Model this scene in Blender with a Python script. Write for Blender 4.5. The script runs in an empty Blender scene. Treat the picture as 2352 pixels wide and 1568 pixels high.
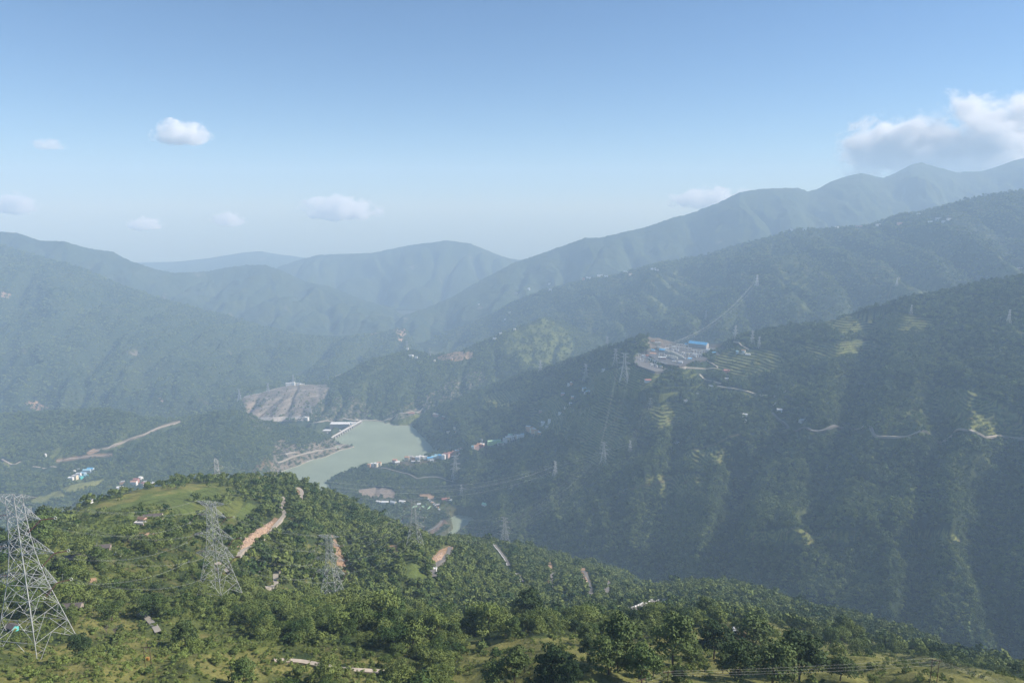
import bpy, bmesh, math, random
import numpy as np
from mathutils import Vector

# ---------------------------------------------------------------- camera, light, exposure
sc = bpy.context.scene
COL = sc.collection
F = 1589.0; CX = 1176.0; CY = 784.0; PITCH = math.radians(11.0)   # focal length and centre of a 2352 x 1568 frame
CAMZ = 1220.0                                                     # the drone hangs 1220 m above the reservoir (z = 0)
CP, SP = math.cos(PITCH), math.sin(PITCH)
cd = bpy.data.cameras.new("camera"); cam = bpy.data.objects.new("camera", cd); COL.objects.link(cam)
cd.sensor_width = 36.0; cd.lens = 36.0 * F / 2352.0; cd.clip_start = 1.0; cd.clip_end = 120000.0
cam.location = (0, 0, CAMZ); cam.rotation_euler = (math.pi/2 - PITCH, 0, 0)
sc.camera = cam

SUN_AZ = math.radians(86.0)      # clockwise from the view direction (+Y)
SUN_EL = math.radians(37.0)
w = bpy.data.worlds.new("World"); sc.world = w; w.use_nodes = True
nt = w.node_tree; nt.nodes.clear()
sky = nt.nodes.new("ShaderNodeTexSky"); sky.sky_type = 'NISHITA'; sky.sun_disc = False
sky.sun_elevation = SUN_EL; sky.sun_rotation = SUN_AZ
sky.altitude = 1200; sky.air_density = 1.0; sky.dust_density = 0.0; sky.ozone_density = 4.0
bg = nt.nodes.new("ShaderNodeBackground"); bg.inputs['Strength'].default_value = 0.07
wo = nt.nodes.new("ShaderNodeOutputWorld")
tm = nt.nodes.new('ShaderNodeMix'); tm.data_type = 'RGBA'; tm.blend_type = 'MULTIPLY'; tm.inputs[0].default_value = 1.0; tm.inputs[7].default_value = (.83, .96, 1.07, 1)
nt.links.new(sky.outputs[0], tm.inputs[6]); nt.links.new(tm.outputs[2], bg.inputs[0]); nt.links.new(bg.outputs[0], wo.inputs[0])
sl = bpy.data.lights.new("sun", 'SUN'); sl.energy = 5.0; sl.angle = math.radians(0.5); sl.color = (1.0, 0.94, 0.86)
sun = bpy.data.objects.new("sun", sl); COL.objects.link(sun)
sd = Vector((math.sin(SUN_AZ)*math.cos(SUN_EL), math.cos(SUN_AZ)*math.cos(SUN_EL), math.sin(SUN_EL)))
sun.rotation_euler = sd.to_track_quat('Z', 'Y').to_euler(); sun.location = (0, 0, 3000)
sc.view_settings.view_transform = 'Standard'; sc.view_settings.look = 'None'
sc.view_settings.exposure = 0.72; sc.view_settings.gamma = 1.0
cy = sc.cycles
cy.max_bounces = 6; cy.diffuse_bounces = 2; cy.glossy_bounces = 1; cy.transmission_bounces = 2
cy.volume_bounces = 5; cy.transparent_max_bounces = 8; cy.use_denoising = True
cy.use_adaptive_sampling = True; cy.adaptive_threshold = 0.02
cy.volume_step_rate = 1.0; cy.volume_max_steps = 96
cy.sample_clamp_indirect = 4.0

rng = np.random.default_rng(11); random.seed(11)

# ---------------------------------------------------------------- small helpers
def tag(o, label=None, cat=None, group=None, kind=None):
    if label: o['label'] = label
    if cat: o['category'] = cat
    if group: o['group'] = group
    if kind: o['kind'] = kind
    return o

def empty(name, loc, label, cat, group=None, rz=0.0, s=1.0):
    o = bpy.data.objects.new(name, None); COL.objects.link(o)
    o.empty_display_size = 1.0
    o.location = loc; o.rotation_euler = (0, 0, rz); o.scale = (s, s, s)
    return tag(o, label, cat, group)

def mesh_obj(name, me, mat=None, parent=None):
    o = bpy.data.objects.new(name, me); COL.objects.link(o)
    if mat is not None and not me.materials: me.materials.append(mat)
    if parent is not None: o.parent = parent
    return o

def np_mesh(name, V, Fc, mats=None, midx=None, smooth=False):
    """mesh from vertex array and quads/tris array (or list)"""
    me = bpy.data.meshes.new(name)
    V = np.asarray(V, dtype=np.float32); Fc = np.asarray(Fc, dtype=np.int32)
    n = Fc.shape[1]
    me.vertices.add(len(V)); me.vertices.foreach_set('co', V.ravel())
    me.loops.add(Fc.size); me.loops.foreach_set('vertex_index', Fc.ravel())
    me.polygons.add(len(Fc))
    me.polygons.foreach_set('loop_start', np.arange(0, Fc.size, n, dtype=np.int32))
    try: me.polygons.foreach_set('loop_total', np.full(len(Fc), n, dtype=np.int32))
    except Exception: pass
    if midx is not None: me.polygons.foreach_set('material_index', np.asarray(midx, dtype=np.int32))
    me.polygons.foreach_set('use_smooth', np.full(len(Fc), smooth, dtype=bool))
    for m in mats or []: me.materials.append(m)
    me.update(calc_edges=True)
    return me

class MB:
    """collects boxes, bars, prisms; becomes one mesh"""
    def __init__(s): s.V = []; s.F = []; s.M = []
    def add(s, vs, fs, m=0):
        b = len(s.V); s.V += [tuple(v) for v in vs]; s.F += [tuple(i+b for i in f) for f in fs]; s.M += [m]*len(fs); return s
    def box(s, c, d, rz=0.0, m=0):
        cx, cy_, cz = c; dx, dy, dz = d[0]/2, d[1]/2, d[2]/2; ca, sa = math.cos(rz), math.sin(rz); vs = []
        for z in (-dz, dz):
            for x, y in ((-dx, -dy), (dx, -dy), (dx, dy), (-dx, dy)):
                vs.append((cx + x*ca - y*sa, cy_ + x*sa + y*ca, cz + z))
        return s.add(vs, [(3,2,1,0),(4,5,6,7),(0,1,5,4),(1,2,6,5),(2,3,7,6),(3,0,4,7)], m)
    def bar(s, a, b, t, m=0, n=4, t2=None):
        a = Vector(a); b = Vector(b); d = b - a
        if d.length < 1e-6: return s
        d.normalize(); up = Vector((0,0,1)) if abs(d.z) < .9 else Vector((1,0,0))
        x = d.cross(up).normalized(); y = d.cross(x).normalized(); t2 = t if t2 is None else t2
        vs = []
        for p, r in ((a, t), (b, t2)):
            for k in range(n):
                an = 2*math.pi*(k+.5)/n
                vs.append(p + x*(math.cos(an)*r) + y*(math.sin(an)*r))
        fs = [(k, (k+1) % n, (k+1) % n + n, k+n) for k in range(n)] + [tuple(range(n-1, -1, -1)), tuple(range(n, 2*n))]
        return s.add(vs, fs, m)
    def tube(s, pts, t, m=0, n=3):
        pts = [Vector(p) for p in pts]; b = len(s.V); L = len(pts)
        for i, p in enumerate(pts):
            d = (pts[min(i+1, L-1)] - pts[max(i-1, 0)]).normalized()
            x = d.cross(Vector((0,0,1))).normalized() if abs(d.z) < .99 else Vector((1,0,0)); y = d.cross(x).normalized()
            for k in range(n):
                an = 2*math.pi*k/n; q = p + x*(math.cos(an)*t) + y*(math.sin(an)*t); s.V.append(tuple(q))
        for i in range(L-1):
            for k in range(n):
                s.F.append((b+i*n+k, b+i*n+(k+1) % n, b+(i+1)*n+(k+1) % n, b+(i+1)*n+k)); s.M.append(m)
        return s
    def mesh(s, name, mats):
        me = bpy.data.meshes.new(name); me.from_pydata(s.V, [], s.F)
        for m in mats: me.materials.append(m)
        if len(mats) > 1: me.polygons.foreach_set('material_index', s.M)
        me.update(); return me
    def build(s, name, mats, parent=None):
        if not isinstance(mats, (list, tuple)): mats = [mats]
        return mesh_obj(name, s.mesh(name, mats), None, parent)

# value / gradient noise on arrays
_perm = rng.permutation(4096); _g = rng.uniform(0, 2*math.pi, 4096); _gx, _gy = np.cos(_g), np.sin(_g)
def perlin(x, y):
    xi = np.floor(x).astype(np.int64); yi = np.floor(y).astype(np.int64); xf = x-xi; yf = y-yi
    u = xf*xf*xf*(xf*(xf*6-15)+10); v = yf*yf*yf*(yf*(yf*6-15)+10)
    def gr(ix, iy, dx, dy):
        h = _perm[(_perm[ix & 4095] + iy) & 4095]; return _gx[h]*dx + _gy[h]*dy
    a = gr(xi, yi, xf, yf); b = gr(xi+1, yi, xf-1, yf); c = gr(xi, yi+1, xf, yf-1); d = gr(xi+1, yi+1, xf-1, yf-1)
    return ((a+(b-a)*u) + ((c+(d-c)*u) - (a+(b-a)*u))*v)*1.5
def fbm(x, y, o=4, seed=0.0):
    s = 0; a = 1.0; t = 0
    for k in range(o):
        s = s + a*perlin(x*2**k + 17.3*k + seed, y*2**k - 9.1*k + seed*1.7); t += a; a *= .5
    return s/t
def ridged(x, y, o=4, seed=0.0):
    s = 0; a = 1.0; t = 0; wgt = 1.0
    for k in range(o):
        n = 1 - np.abs(perlin(x*2**k + 31.7*k + seed, y*2**k + 5.3*k - seed)); n = n*n
        s = s + a*n*wgt; wgt = np.clip(n*1.6, 0, 1); t += a; a *= .5
    return s/t
def sstep(a, b, x):
    t = np.clip((x-a)/(b-a), 0, 1); return t*t*(3-2*t)

def pix(X, Y, Z):
    dz = Z - CAMZ; fw = Y*CP - dz*SP; up = Y*SP + dz*CP
    return CX + F*X/fw, CY - F*up/fw
def unpix(px, py, D):
    a = (px-CX)/F; b = (CY-py)/F; k = D/(CP + b*SP)
    return a*k, D, CAMZ + (-SP + b*CP)*k
def _pt(p):
    if len(p) == 4:
        px, _, D, Z = p; fw = D*CP - (Z-CAMZ)*SP
        return (px-CX)/F*fw, D, Z
    return unpix(*p)

def inpoly(px, py, poly):
    ins = np.zeros(px.shape, bool); n = len(poly); j = n-1
    for i in range(n):
        xi, yi = poly[i]; xj, yj = poly[j]
        if yi != yj:
            ins ^= ((yi > py) != (yj > py)) & (px < (xj-xi)*(py-yi)/(yj-yi)+xi)
        j = i
    return ins
def near_line(px, py, line):
    d = np.full(px.shape, 1e9)
    for (x0, y0), (x1, y1) in zip(line[:-1], line[1:]):
        dx, dy = x1-x0, y1-y0; L = dx*dx+dy*dy+1e-9
        t = np.clip(((px-x0)*dx+(py-y0)*dy)/L, 0, 1)
        d = np.minimum(d, np.hypot(px-x0-t*dx, py-y0-t*dy))
    return d
# ---------------------------------------------------------------- the land: every hill is a sheet of its own, from its foot over its crest and down the back
N_ = None
HILLS = {}
def smooth_rows(A, k):
    if k < 2: return A
    ker = np.hanning(2*k+1); ker /= ker.sum()
    P = np.pad(A, ((k, k), (0, 0)), mode='edge'); out = np.zeros_like(A)
    for i, wv in enumerate(ker): out += wv*P[i:i+A.shape[0]]
    return out
def smooth_cols(A, k):
    return smooth_rows(A.T.copy(), k).T.copy()

def fixd(p, name):
    if name == 'near_hillside': return p
    if len(p) == 4: return (p[0], p[1], p[2]*(.967 if 1900 < p[2] < 4600 else 1.0), p[3])
    px, py, D = p
    if py < 560: return p
    X, Y, Z = unpix(px, py, D); drop = D*(py-475)/F
    return (px, py, D*drop/(CAMZ-Z))
class Hill:
    def __init__(s, name, px0, px1, ncol, curves, rows, back=(800, .7), nback=24, amp=20, scale=400, stretch=2.0, disp=None, crest_amp=.15, smc=4, gul=0.0, gscale=300, cfine=0):
        C = []
        for c in curves:
            P = np.array([_pt(fixd(p, name)) for p in c]); u = P[:, 0]/P[:, 1]; i = np.argsort(u); C.append((u[i], P[i, 1], P[i, 2]))
        u0 = (px0-CX)/F/1.0*1.0; u1 = (px1-CX)/F
        umin = min(c[0][0] for c in C); umax = max(c[0][-1] for c in C)
        U = np.linspace(umin, umax, ncol)
        Ys = [np.interp(U, c[0], c[1]) for c in C]; Zs = [np.interp(U, c[0], c[2]) for c in C]
        Yr = []; Zr = []; T = []
        for k in range(len(C)-1):
            n = rows[k]
            for j in range(n):
                t = j/n; Yr.append(Ys[k]*(1-t)+Ys[k+1]*t); Zr.append(Zs[k]*(1-t)+Zs[k+1]*t); T.append((k+t)/(len(C)-1))
        Yr.append(Ys[-1]); Zr.append(Zs[-1]); T.append(1.0)
        nf = len(Yr)
        for j in range(1, nback+1):
            t = (j/nback)**1.4; Yr.append(Ys[-1]+back[0]*t); Zr.append(Zs[-1]-back[0]*back[1]*(t if t > .02 else t*.6)); T.append(1+t)
        Y = np.array(Yr); Z = np.array(Zr); T = np.array(T)[:, None]*np.ones((1, ncol))
        cr = Z[nf-1].copy(); crY = Y[nf-1].copy()
        kk = max(2, nf//28); Zs_ = smooth_rows(Z, kk); Ys_ = smooth_rows(Y, kk)
        wc = np.exp(-((np.arange(len(Y))-nf+1)/(kk*1.2))**2)[:, None]
        Z = Zs_*(1-wc) + Z*wc; Y = Ys_*(1-wc) + Y*wc
        if smc: Z = smooth_cols(Z, smc); Y = smooth_cols(Y, smc)
        X = U[None, :]*Y
        # relief: spurs and gullies that run down the slope, plus fractal detail
        tap = np.clip(sstep(0, .12, T)*(1-(1-crest_amp)*sstep(.72, 1.0, T)) + 0*T, 0, 1)
        tap = np.where(T > 1, crest_amp, tap)
        sd_ = (hash(name) % 97 if False else sum(ord(ch) for ch in name) % 97)*1.37
        wx = X/scale + .35*fbm(X/scale*.8, Y/scale*.8, 3, sd_); wy = Y/(scale*stretch)
        n1 = ridged(wx, wy, 4, sd_); n1 = n1 - n1.mean()
        n2 = fbm(X/(scale*.22), Y/(scale*.3), 4, sd_+7)
        Z = Z + amp*tap*n1*1.6 + amp*.28*n2*np.maximum(tap, crest_amp*1.5)
        Z = Z + (cfine*fbm(X/(scale*.045), Y/(scale*.045), 3, sd_+11)*sstep(.5, .95, T) if cfine else 0)
        if gul:
            gx = X/gscale + .5*fbm(X/(gscale*2.2), Y/(gscale*3), 3, sd_+3)
            g = np.abs(perlin(gx, Y/(gscale*5)+sd_)); g2 = np.abs(perlin(gx*2.3+9, Y/(gscale*3)+sd_))
            gg = np.exp(-(g/.13)**2)+.4*np.exp(-(g2/.16)**2); Z = Z - gul*tap*(gg-gg.mean())
        s.name, s.U, s.nf = name, U, nf
        s.X, s.Y, s.Z, s.T = X, Y, Z, T
        if disp: disp(s)
        s.px, s.py = pix(s.X, s.Y, s.Z)
        HILLS[name] = s
    def h(s, x, y):
        """height of this sheet at a ground point (None outside)"""
        if y <= 1: return None
        u = x/y; f = (u - s.U[0])/(s.U[1]-s.U[0])
        if f < 0 or f >= len(s.U)-1: return None
        i = int(f); t = f-i; z = 0
        for c, wv in ((i, 1-t), (i+1, t)):
            Yc = s.Y[:, c]
            if y < Yc[0] or y > Yc[-1]: return None
            z += wv*float(np.interp(y, Yc, s.Z[:, c]))
        return z

def ground(x, y):
    zs = [hh.h(x, y) for hh in HILLS.values()]; zs = [z for z in zs if z is not None]
    return max(zs) if zs else -60.0

def pool_cut(s):
    px, py = pix(s.X, s.Y, s.Z)
    m = inpoly(px, py, [(1033,1176),(1050,1168),(1085,1166),(1100,1180),(1084,1196),(1062,1210),(1042,1226),(1022,1222),(1040,1204),(1036,1190)])
    s.Z = np.where(m, np.minimum(s.Z, -4), s.Z)
    s.Z = smooth_rows(s.Z, 1)

def a_disp(s):
    for (px, py, D, h, r) in ((1665, 1440, 365, 9, 32), (1015, 1275, 900, 6, 60)):
        x, y, z = unpix(px, py, D); s.Z = s.Z + h*np.exp(-(((s.X-x)/r)**2+((s.Y-y)/r)**2))

GUL_B = [ # gullies of the great right hand slope, traced as they run down it: points, depth, width (photo pixels)
 ([(1700,1080),(1690,1180),(1672,1260),(1640,1345)], 75, 34), ([(1560,1000),(1530,1150),(1540,1260),(1560,1345)], 42, 28),
 ([(1480,1120),(1500,1250),(1520,1345)], 30, 26), ([(2010,700),(1990,830),(1960,930),(1900,1080),(1870,1200)], 60, 40),
 ([(2330,1020),(2290,1120),(2270,1250),(2330,1400),(2352,1480)], 85, 60), ([(2130,1180),(2110,1300),(2090,1420)], 55, 35),
 ([(1820,960),(1780,1030),(1700,1080)], 40, 30), ([(1500,1010),(1440,1060),(1420,1180)], 25, 24), ([(2160,900),(2170,1000),(2130,1080)], 45, 34),
 ([(1270,900),(1220,980),(1130,1100),(1075,1175)], 45, 30), ([(1360,840),(1290,960),(1240,1080)], 25, 24), ([(1000,960),(1040,1010),(1060,1060)], 25, 18)]
def b_disp(s):
    px, py = pix(s.X, s.Y, s.Z)
    wx = 14*fbm(s.X/140, s.Y/140, 3, 3.3); 
    for line, dep, wd in GUL_B:
        d = near_line(px+wx, py, line)
        dep = dep*1.05; s.Z = s.Z - dep*np.exp(-(d/wd)**2)*np.where(s.T <= 1, 1, 0) + dep*.25*np.exp(-((d-wd*1.7)/(wd*.7))**2)*np.where(s.T < .95, 1, 0)
    px, py = pix(s.X, s.Y, s.Z); s.Z = s.Z + 34*sstep(1272, 1246, py+.12*(px-1850)*(px > 1850))*sstep(1120, 1215, py)*sstep(1695, 1725, px+wx)*sstep(2330, 2150, px)
    yard_cut(s)
    # ploughed terraces: real steps
    px, py = pix(s.X, s.Y, s.Z)
    wx2 = 10*fbm(s.X/60, s.Y/60, 3, 9.1)
    m = np.zeros(s.Z.shape)
    for poly in TERR_B: m = np.maximum(m, inpoly(px+wx2, py+wx2*.5, poly).astype(float))
    s.terr = m
    zz = s.Z + 2*fbm(s.X/90, s.Y/90, 2, 4.4); st = 7.0; q = zz/st; fr = q-np.floor(q)
    s.rise = m*sstep(.5, .62, fr)*sstep(1.0, .9, fr)
    s.Z = np.where(m > 0, s.Z + st*(sstep(.55, .95, fr)-fr), s.Z)
YZ = 592.0      # level of the upper switchyard platform
def zpt(px, py, z=0.0):
    b = (CY-py)/F; k = (CAMZ-z)/(SP-b*CP); return ((px-CX)/F*k, (CP+b*SP)*k, z)
YARD_UP = [(1484,812),(1505,801),(1548,793),(1590,790),(1650,799),(1662,814),(1625,823),(1560,840),(1525,836)]
YARD_LOW = [(1452,824),(1470,816),(1520,822),(1552,838),(1545,848),(1505,853),(1462,838)]
def yard_cut(s):
    for poly, z in ((YARD_UP, YZ), (YARD_LOW, YZ-14)):
        W = [zpt(a, b, z)[:2] for a, b in poly]; ins = inpoly(s.X, s.Y, W); d = near_line(s.X, s.Y, W+W[:1])
        s.Z = np.where(ins, np.minimum(s.Z, z-1.0), np.where(d < 90, np.maximum(np.minimum(s.Z, z-1.0+.8*d), z-5-.75*d), np.minimum(s.Z, z-1.0+.8*d)))
TERR_B = [[(1325,950),(1400,905),(1425,940),(1440,965),(1420,1040),(1390,1075),(1340,1060),(1320,1000)],
 [(1345,860),(1480,830),(1520,850),(1500,890),(1420,910),(1350,910)], [(1210,925),(1280,905),(1330,950),(1300,1010),(1220,980)],
 [(1715,1222),(1800,1215),(1985,1218),(1990,1238),(1900,1245),(1800,1252),(1730,1245)], [(2060,1225),(2180,1215),(2210,1245),(2080,1250)],
 [(1640,795),(1790,805),(1800,850),(1700,870),(1640,850)], [(2150,885),(2260,900),(2352,960),(2352,1010),(2200,985),(2140,930)],
 [(1880,735),(2060,715),(2160,735),(2120,765),(1920,765)], [(1450,1095),(1600,1085),(1640,1110),(1560,1140),(1460,1130)],[(1820,790),(2000,780),(2040,800),(1880,830)],
 [(1480,940),(1560,920),(1600,960),(1510,990)], [(1110,905),(1200,890),(1190,930),(1120,940)], [(1560,1040),(1660,1020),(1690,1060),(1600,1075)]]

N = None
Hill('near_hillside', -60, 2420, 1050, [
 [(-120,N,60,1128),(600,N,60,1128),(1700,N,60,1128),(2480,N,60,1122)],
 [(-60,1568,190),(600,1568,195),(1176,1568,195),(1700,1568,190),(2352,1568,230),(2460,1568,240)],
 [(-60,1485,252),(0,1480,255),(200,1450,280),(500,1420,340),(800,1450,300),(1176,1480,270),(1500,1500,255),(1750,1500,260),(2000,1520,270),(2200,1545,280),(2352,1565,300),(2450,1567,310)],
 [(-60,1330,360),(0,1330,370),(200,1300,390),(490,1370,400),(765,1385,540),(1000,1400,560),(1300,1400,700),(1500,1385,800),(1660,1390,820),(1800,1420,780),(2000,1470,700),(2200,1520,600),(2352,1560,500),(2450,1564,470)],
 [(-60,1240,510),(0,1240,520),(200,1200,560),(340,1190,545),(545,1280,520),(700,1300,560),(800,1300,700),(950,1258,740),(1050,1300,800),(1176,1330,880),(1300,1330,1000),(1480,1357,1050),(1620,1350,950),(1800,1385,900),(2000,1440,800),(2200,1508,660),(2352,1552,540),(2450,1560,500)],
 [(-60,1250,610),(0,1235,620),(100,1205,660),(200,1150,720),(330,1120,800),(420,1100,880),(520,1098,930),(620,1092,1000),(680,1103,1000),(740,1130,1020),(800,1150,1050),(870,1185,1080),(930,1220,1050),(1000,1240,1050),(1060,1238,1150),(1130,1245,1280),(1200,1255,1350),(1280,1275,1380),(1380,1300,1400),(1440,1320,1380),(1480,1343,1350),(1515,1350,1200),(1560,1340,1080),(1620,1336,1050),(1700,1345,1050),(1800,1378,1000),(1900,1403,950),(2000,1428,900),(2100,1462,820),(2200,1502,720),(2300,1532,620),(2352,1547,580),(2450,1556,540)]],
 rows=[14, 60, 100, 150, 110], back=(420, .75), amp=7, scale=120, crest_amp=.45, smc=6, disp=a_disp, gul=5, gscale=130)

Hill('right_hillside', 930, 2460, 760, [
 [(925,N,3950,-60),(940,N,3900,-30),(1000,N,3450,-20),(1030,N,3000,-14),(1080,N,2650,-10),(1120,N,2350,0),(1200,N,2150,30),(1300,N,1950,60),(1480,N,1700,110),(1700,N,1500,180),(1900,N,1350,230),(2100,N,1200,280),(2470,N,1000,340)],
 [(925,N,3960,-60),(945,N,3900,-6),(1000,N,3590,10),(1060,1120,2850),(1100,1180,2600),(1160,1245,2350),(1300,1290,2150),(1480,1340,1900),(1650,1335,1750),(1800,1370,1600),(2000,1425,1450),(2200,1490,1300),(2470,1560,1150)],
 [(925,N,3990,-60),(952,N,3940,8),(985,945,3880),(1030,925,3900),(1080,905,3900),(1130,885,3870),(1200,860,3750),(1300,830,3500),(1380,800,3250),(1440,785,3100),(1480,768,3080),(1525,766,3080),(1560,776,3100),(1640,778,3050),(1720,765,3000),(1800,754,2950),(1900,737,2850),(2000,707,2800),(2100,682,2750),(2200,662,2700),(2280,645,2650),(2352,634,2620),(2470,612,2600)]],
 rows=[30, 390], back=(900, .55), amp=38, scale=330, crest_amp=.08, smc=5, disp=b_disp, gul=15, gscale=310)

Hill('village_spur', 690, 1210, 300, [
 [(660,N,2800,-60),(720,N,2600,-10),(800,N,2450,2),(900,N,2400,6),(1100,N,2350,4),(1220,N,2300,6)],
 [(680,N,3000,-30),(740,N,2990,-10),(780,1138,2900),(850,1124,2950),(950,1132,2890),(1050,1116,2930),(1150,1064,3000),(1220,1050,3000)],
 [(690,N,3060,-30),(736,N,3060,-3),(748,1108,3062),(780,1088,3110),(830,1071,3165),(880,1064,3185),(930,1058,3200),(1000,1040,3290),(1050,1027,3320),(1100,1020,3320),(1150,1006,3290),(1220,990,3230)]],
 rows=[70, 70], back=(260, .75), amp=4, scale=150, crest_amp=.2, smc=3, disp=pool_cut, gul=3, gscale=160)

Hill('left_hills', -80, 850, 430, [
 [(-100,N,2300,110),(100,N,2350,110),(300,N,2450,110),(500,N,2600,80),(600,N,2900,10),(636,N,3150,-15),(700,N,3270,-15),(750,N,3370,-15),(800,N,3490,-15),(850,N,3560,-40)],
 [(-100,1070,2850),(0,1070,2850),(200,1080,2850),(400,1062,2950),(500,1070,2950),(560,1060,3050),(600,1052,3110),(640,1050,3230),(700,1037,3330),(760,1027,3450),(795,N,3510,9),(815,N,3530,-6),(850,N,3570,-40)],
 [(-100,950,3300),(0,950,3300),(100,945,3300),(200,941,3280),(250,939,3250),(330,958,3300),(400,963,3400),(440,957,3450),(500,943,3450),(560,947,3480),(600,966,3500),(680,977,3560),(720,988,3570),(760,1008,3570),(790,N,3565,6),(815,N,3560,-8),(850,N,3600,-50)]],
 rows=[90, 150], back=(500, .6), amp=16, scale=260, crest_amp=.25, smc=3, gul=14, gscale=230)

Hill('middle_hill', 480, 1430, 420, [
 [(480,N,4050,-80),(540,N,3980,-62),(600,N,3900,-55),(700,N,3800,-45),(770,N,3800,-35),(820,N,3880,-12),(900,N,3880,-8),(1000,N,3900,-5),(1200,N,4000,60),(1430,N,4200,80)],
 [(480,N,4100,-80),(540,945,4050),(600,962,3980),(700,960,3950),(760,964,3940),(840,966,3930),(900,966,3915),(960,950,3950),(1010,935,4000),(1200,900,4050),(1430,860,4250)],
 [(480,N,4200,-80),(520,N,4200,-20),(560,912,4200),(600,903,4250),(670,882,4350),(740,878,4400),(800,851,4450),(850,826,4500),(900,813,4550),(940,801,4600),(1000,816,4550),(1060,806,4500),(1090,791,4550),(1150,766,4600),(1200,746,4700),(1250,730,4800),(1290,735,4850),(1340,761,4800),(1430,800,4700)]],
 rows=[24, 110], back=(900, .6), amp=22, scale=330, crest_amp=.12, smc=3, gul=24, gscale=260)

Hill('terraced_mountain', 930, 2460, 520, [
 [(925,N,5100,-70),(1100,N,5000,-50),(1300,N,4900,120),(1500,N,4300,330),(1640,790,3850),(1900,770,3650),(2100,710,3650),(2352,668,3500),(2480,650,3500)],
 [(925,N,6600,-70),(960,791,6200),(1020,766,6300),(1100,736,6300),(1180,691,6200),(1250,666,6100),(1350,641,6000),(1430,626,5900),(1500,606,5800),(1560,596,5800),(1620,586,5700),(1700,561,5600),(1760,546,5500),(1830,526,5400),(1900,523,5300),(1990,518,5200),(2050,498,5200),(2150,476,5100),(2250,451,5000),(2352,437,5000),(2480,420,5000)]],
 rows=[190], back=(1500, .5), amp=85, scale=620, crest_amp=.06, smc=4, gul=80, gscale=480, stretch=2.5, cfine=8)

Hill('left_mountain', -120, 970, 400, [
 [(-140,N,3900,-40),(560,N,4250,-55),(900,N,5200,-60),(975,N,5300,-90)],
 [(-140,540,6200),(0,562,6100),(100,591,6000),(180,613,6000),(260,646,6000),(340,676,6000),(430,701,6050),(520,723,6100),(600,749,6150),(700,769,6200),(760,777,6200),(850,768,6300),(900,757,6350),(934,753,6350),(952,790,6300),(975,N,6200,-90)]],
 rows=[210], back=(1200, .45), amp=90, scale=560, crest_amp=.07, smc=4, gul=70, gscale=420, stretch=2.2, cfine=9)

Hill('far_left_mountain', -120, 970, 360, [
 [(-140,N,6700,150),(400,N,6700,-40),(900,N,6900,-60),(975,N,6900,-100)],
 [(-140,536,7500),(0,533,7500),(40,535,7500),(90,553,7500),(150,555,7500),(200,570,7500),(260,579,7600),(300,600,7600),(360,620,7700),(400,626,7800),(475,623,8200),(525,613,8300),(570,608,8400),(610,609,8400),(640,619,8300),(700,646,8300),(750,656,8200),(790,671,8200),(840,691,8100),(890,703,8100),(928,724,8000),(975,N,7900,-100)]],
 rows=[150], back=(1800, .4), amp=120, scale=700, crest_amp=.05, smc=2, gul=60, gscale=600, stretch=2.2, cfine=14)

Hill('cloudy_mountain', 880, 2460, 460, [
 [(885,N,6500,-80),(1200,N,6500,0),(1600,N,6400,200),(2480,N,6300,450)],
 [(885,N,7200,-80),(926,724,7200),(980,706,7400),(1040,681,7600),(1100,646,7800),(1165,611,7900),(1185,601,8000),(1260,576,8100),(1335,550,8200),(1342,546,8200),(1380,546,8200),(1440,531,8200),(1480,523,8300),(1540,501,8300),(1600,486,8400),(1650,466,8400),(1700,441,8400),(1740,434,8500),(1764,434,8500),(1831,431,8600),(1858,439,8700),(1882,432,8800),(1914,415,8900),(1950,404,9000),(1980,398,9100),(2010,404,9200),(2030,408,9200),(2058,397,9300),(2095,378,9400),(2115,373,9500),(2147,384,9500),(2200,396,9500),(2260,392,9500),(2300,380,9500),(2329,369,9500),(2352,364,9500),(2480,350,9500)]],
 rows=[190], back=(2500, .35), amp=150, scale=900, crest_amp=.04, smc=1, gul=80, gscale=800, stretch=2.2, cfine=16)

Hill('hazy_ridge', 600, 1400, 220, [
 [(590,N,8700,-60),(1400,N,8700,-60)],
 [(590,N,10500,-80),(640,611,10500),(683,597,10500),(733,585,10500),(851,582,10500),(939,564,10500),(1000,556,10500),(1026,552,10500),(1076,558,10500),(1164,593,10500),(1230,602,10500),(1400,640,10500)]],
 rows=[80], back=(1500, .3), amp=130, scale=1300, crest_amp=.05, smc=1, gul=150, gscale=900, cfine=16)
Hill('farthest_ridge', 100, 900, 180, [
 [(60,N,11000,-60),(1000,N,11000,-60)],
 [(60,600,12800),(320,603,12800),(400,601,12800),(480,593,12800),(560,580,12800),(600,577,12800),(640,584,12800),(700,592,12800),(760,598,12800),(850,602,12800),(1000,610,12800)]],
 rows=[50], back=(1300, .4), amp=100, scale=1600, crest_amp=.05, smc=1)
# ---------------------------------------------------------------- materials
def new_mat(name):
    m = bpy.data.materials.new(name); m.use_nodes = True; t = m.node_tree; t.nodes.clear()
    o = t.nodes.new('ShaderNodeOutputMaterial'); b = t.nodes.new('ShaderNodeBsdfPrincipled')
    t.links.new(b.outputs[0], o.inputs['Surface']); return m, t, b, o
def noise_node(t, scale, detail=4, rough=.55, vec=None, dim='3D'):
    n = t.nodes.new('ShaderNodeTexNoise'); n.inputs['Scale'].default_value = scale; n.inputs['Detail'].default_value = detail
    n.inputs['Roughness'].default_value = rough
    if vec is not None: t.links.new(vec, n.inputs['Vector'])
    return n
def ramp(t, fac, stops):
    r = t.nodes.new('ShaderNodeValToRGB'); e = r.color_ramp.elements
    while len(e) < len(stops): e.new(.5)
    for i, (p, c) in enumerate(stops): e[i].position = p; e[i].color = (*c, 1)
    t.links.new(fac, r.inputs[0]); return r
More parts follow.
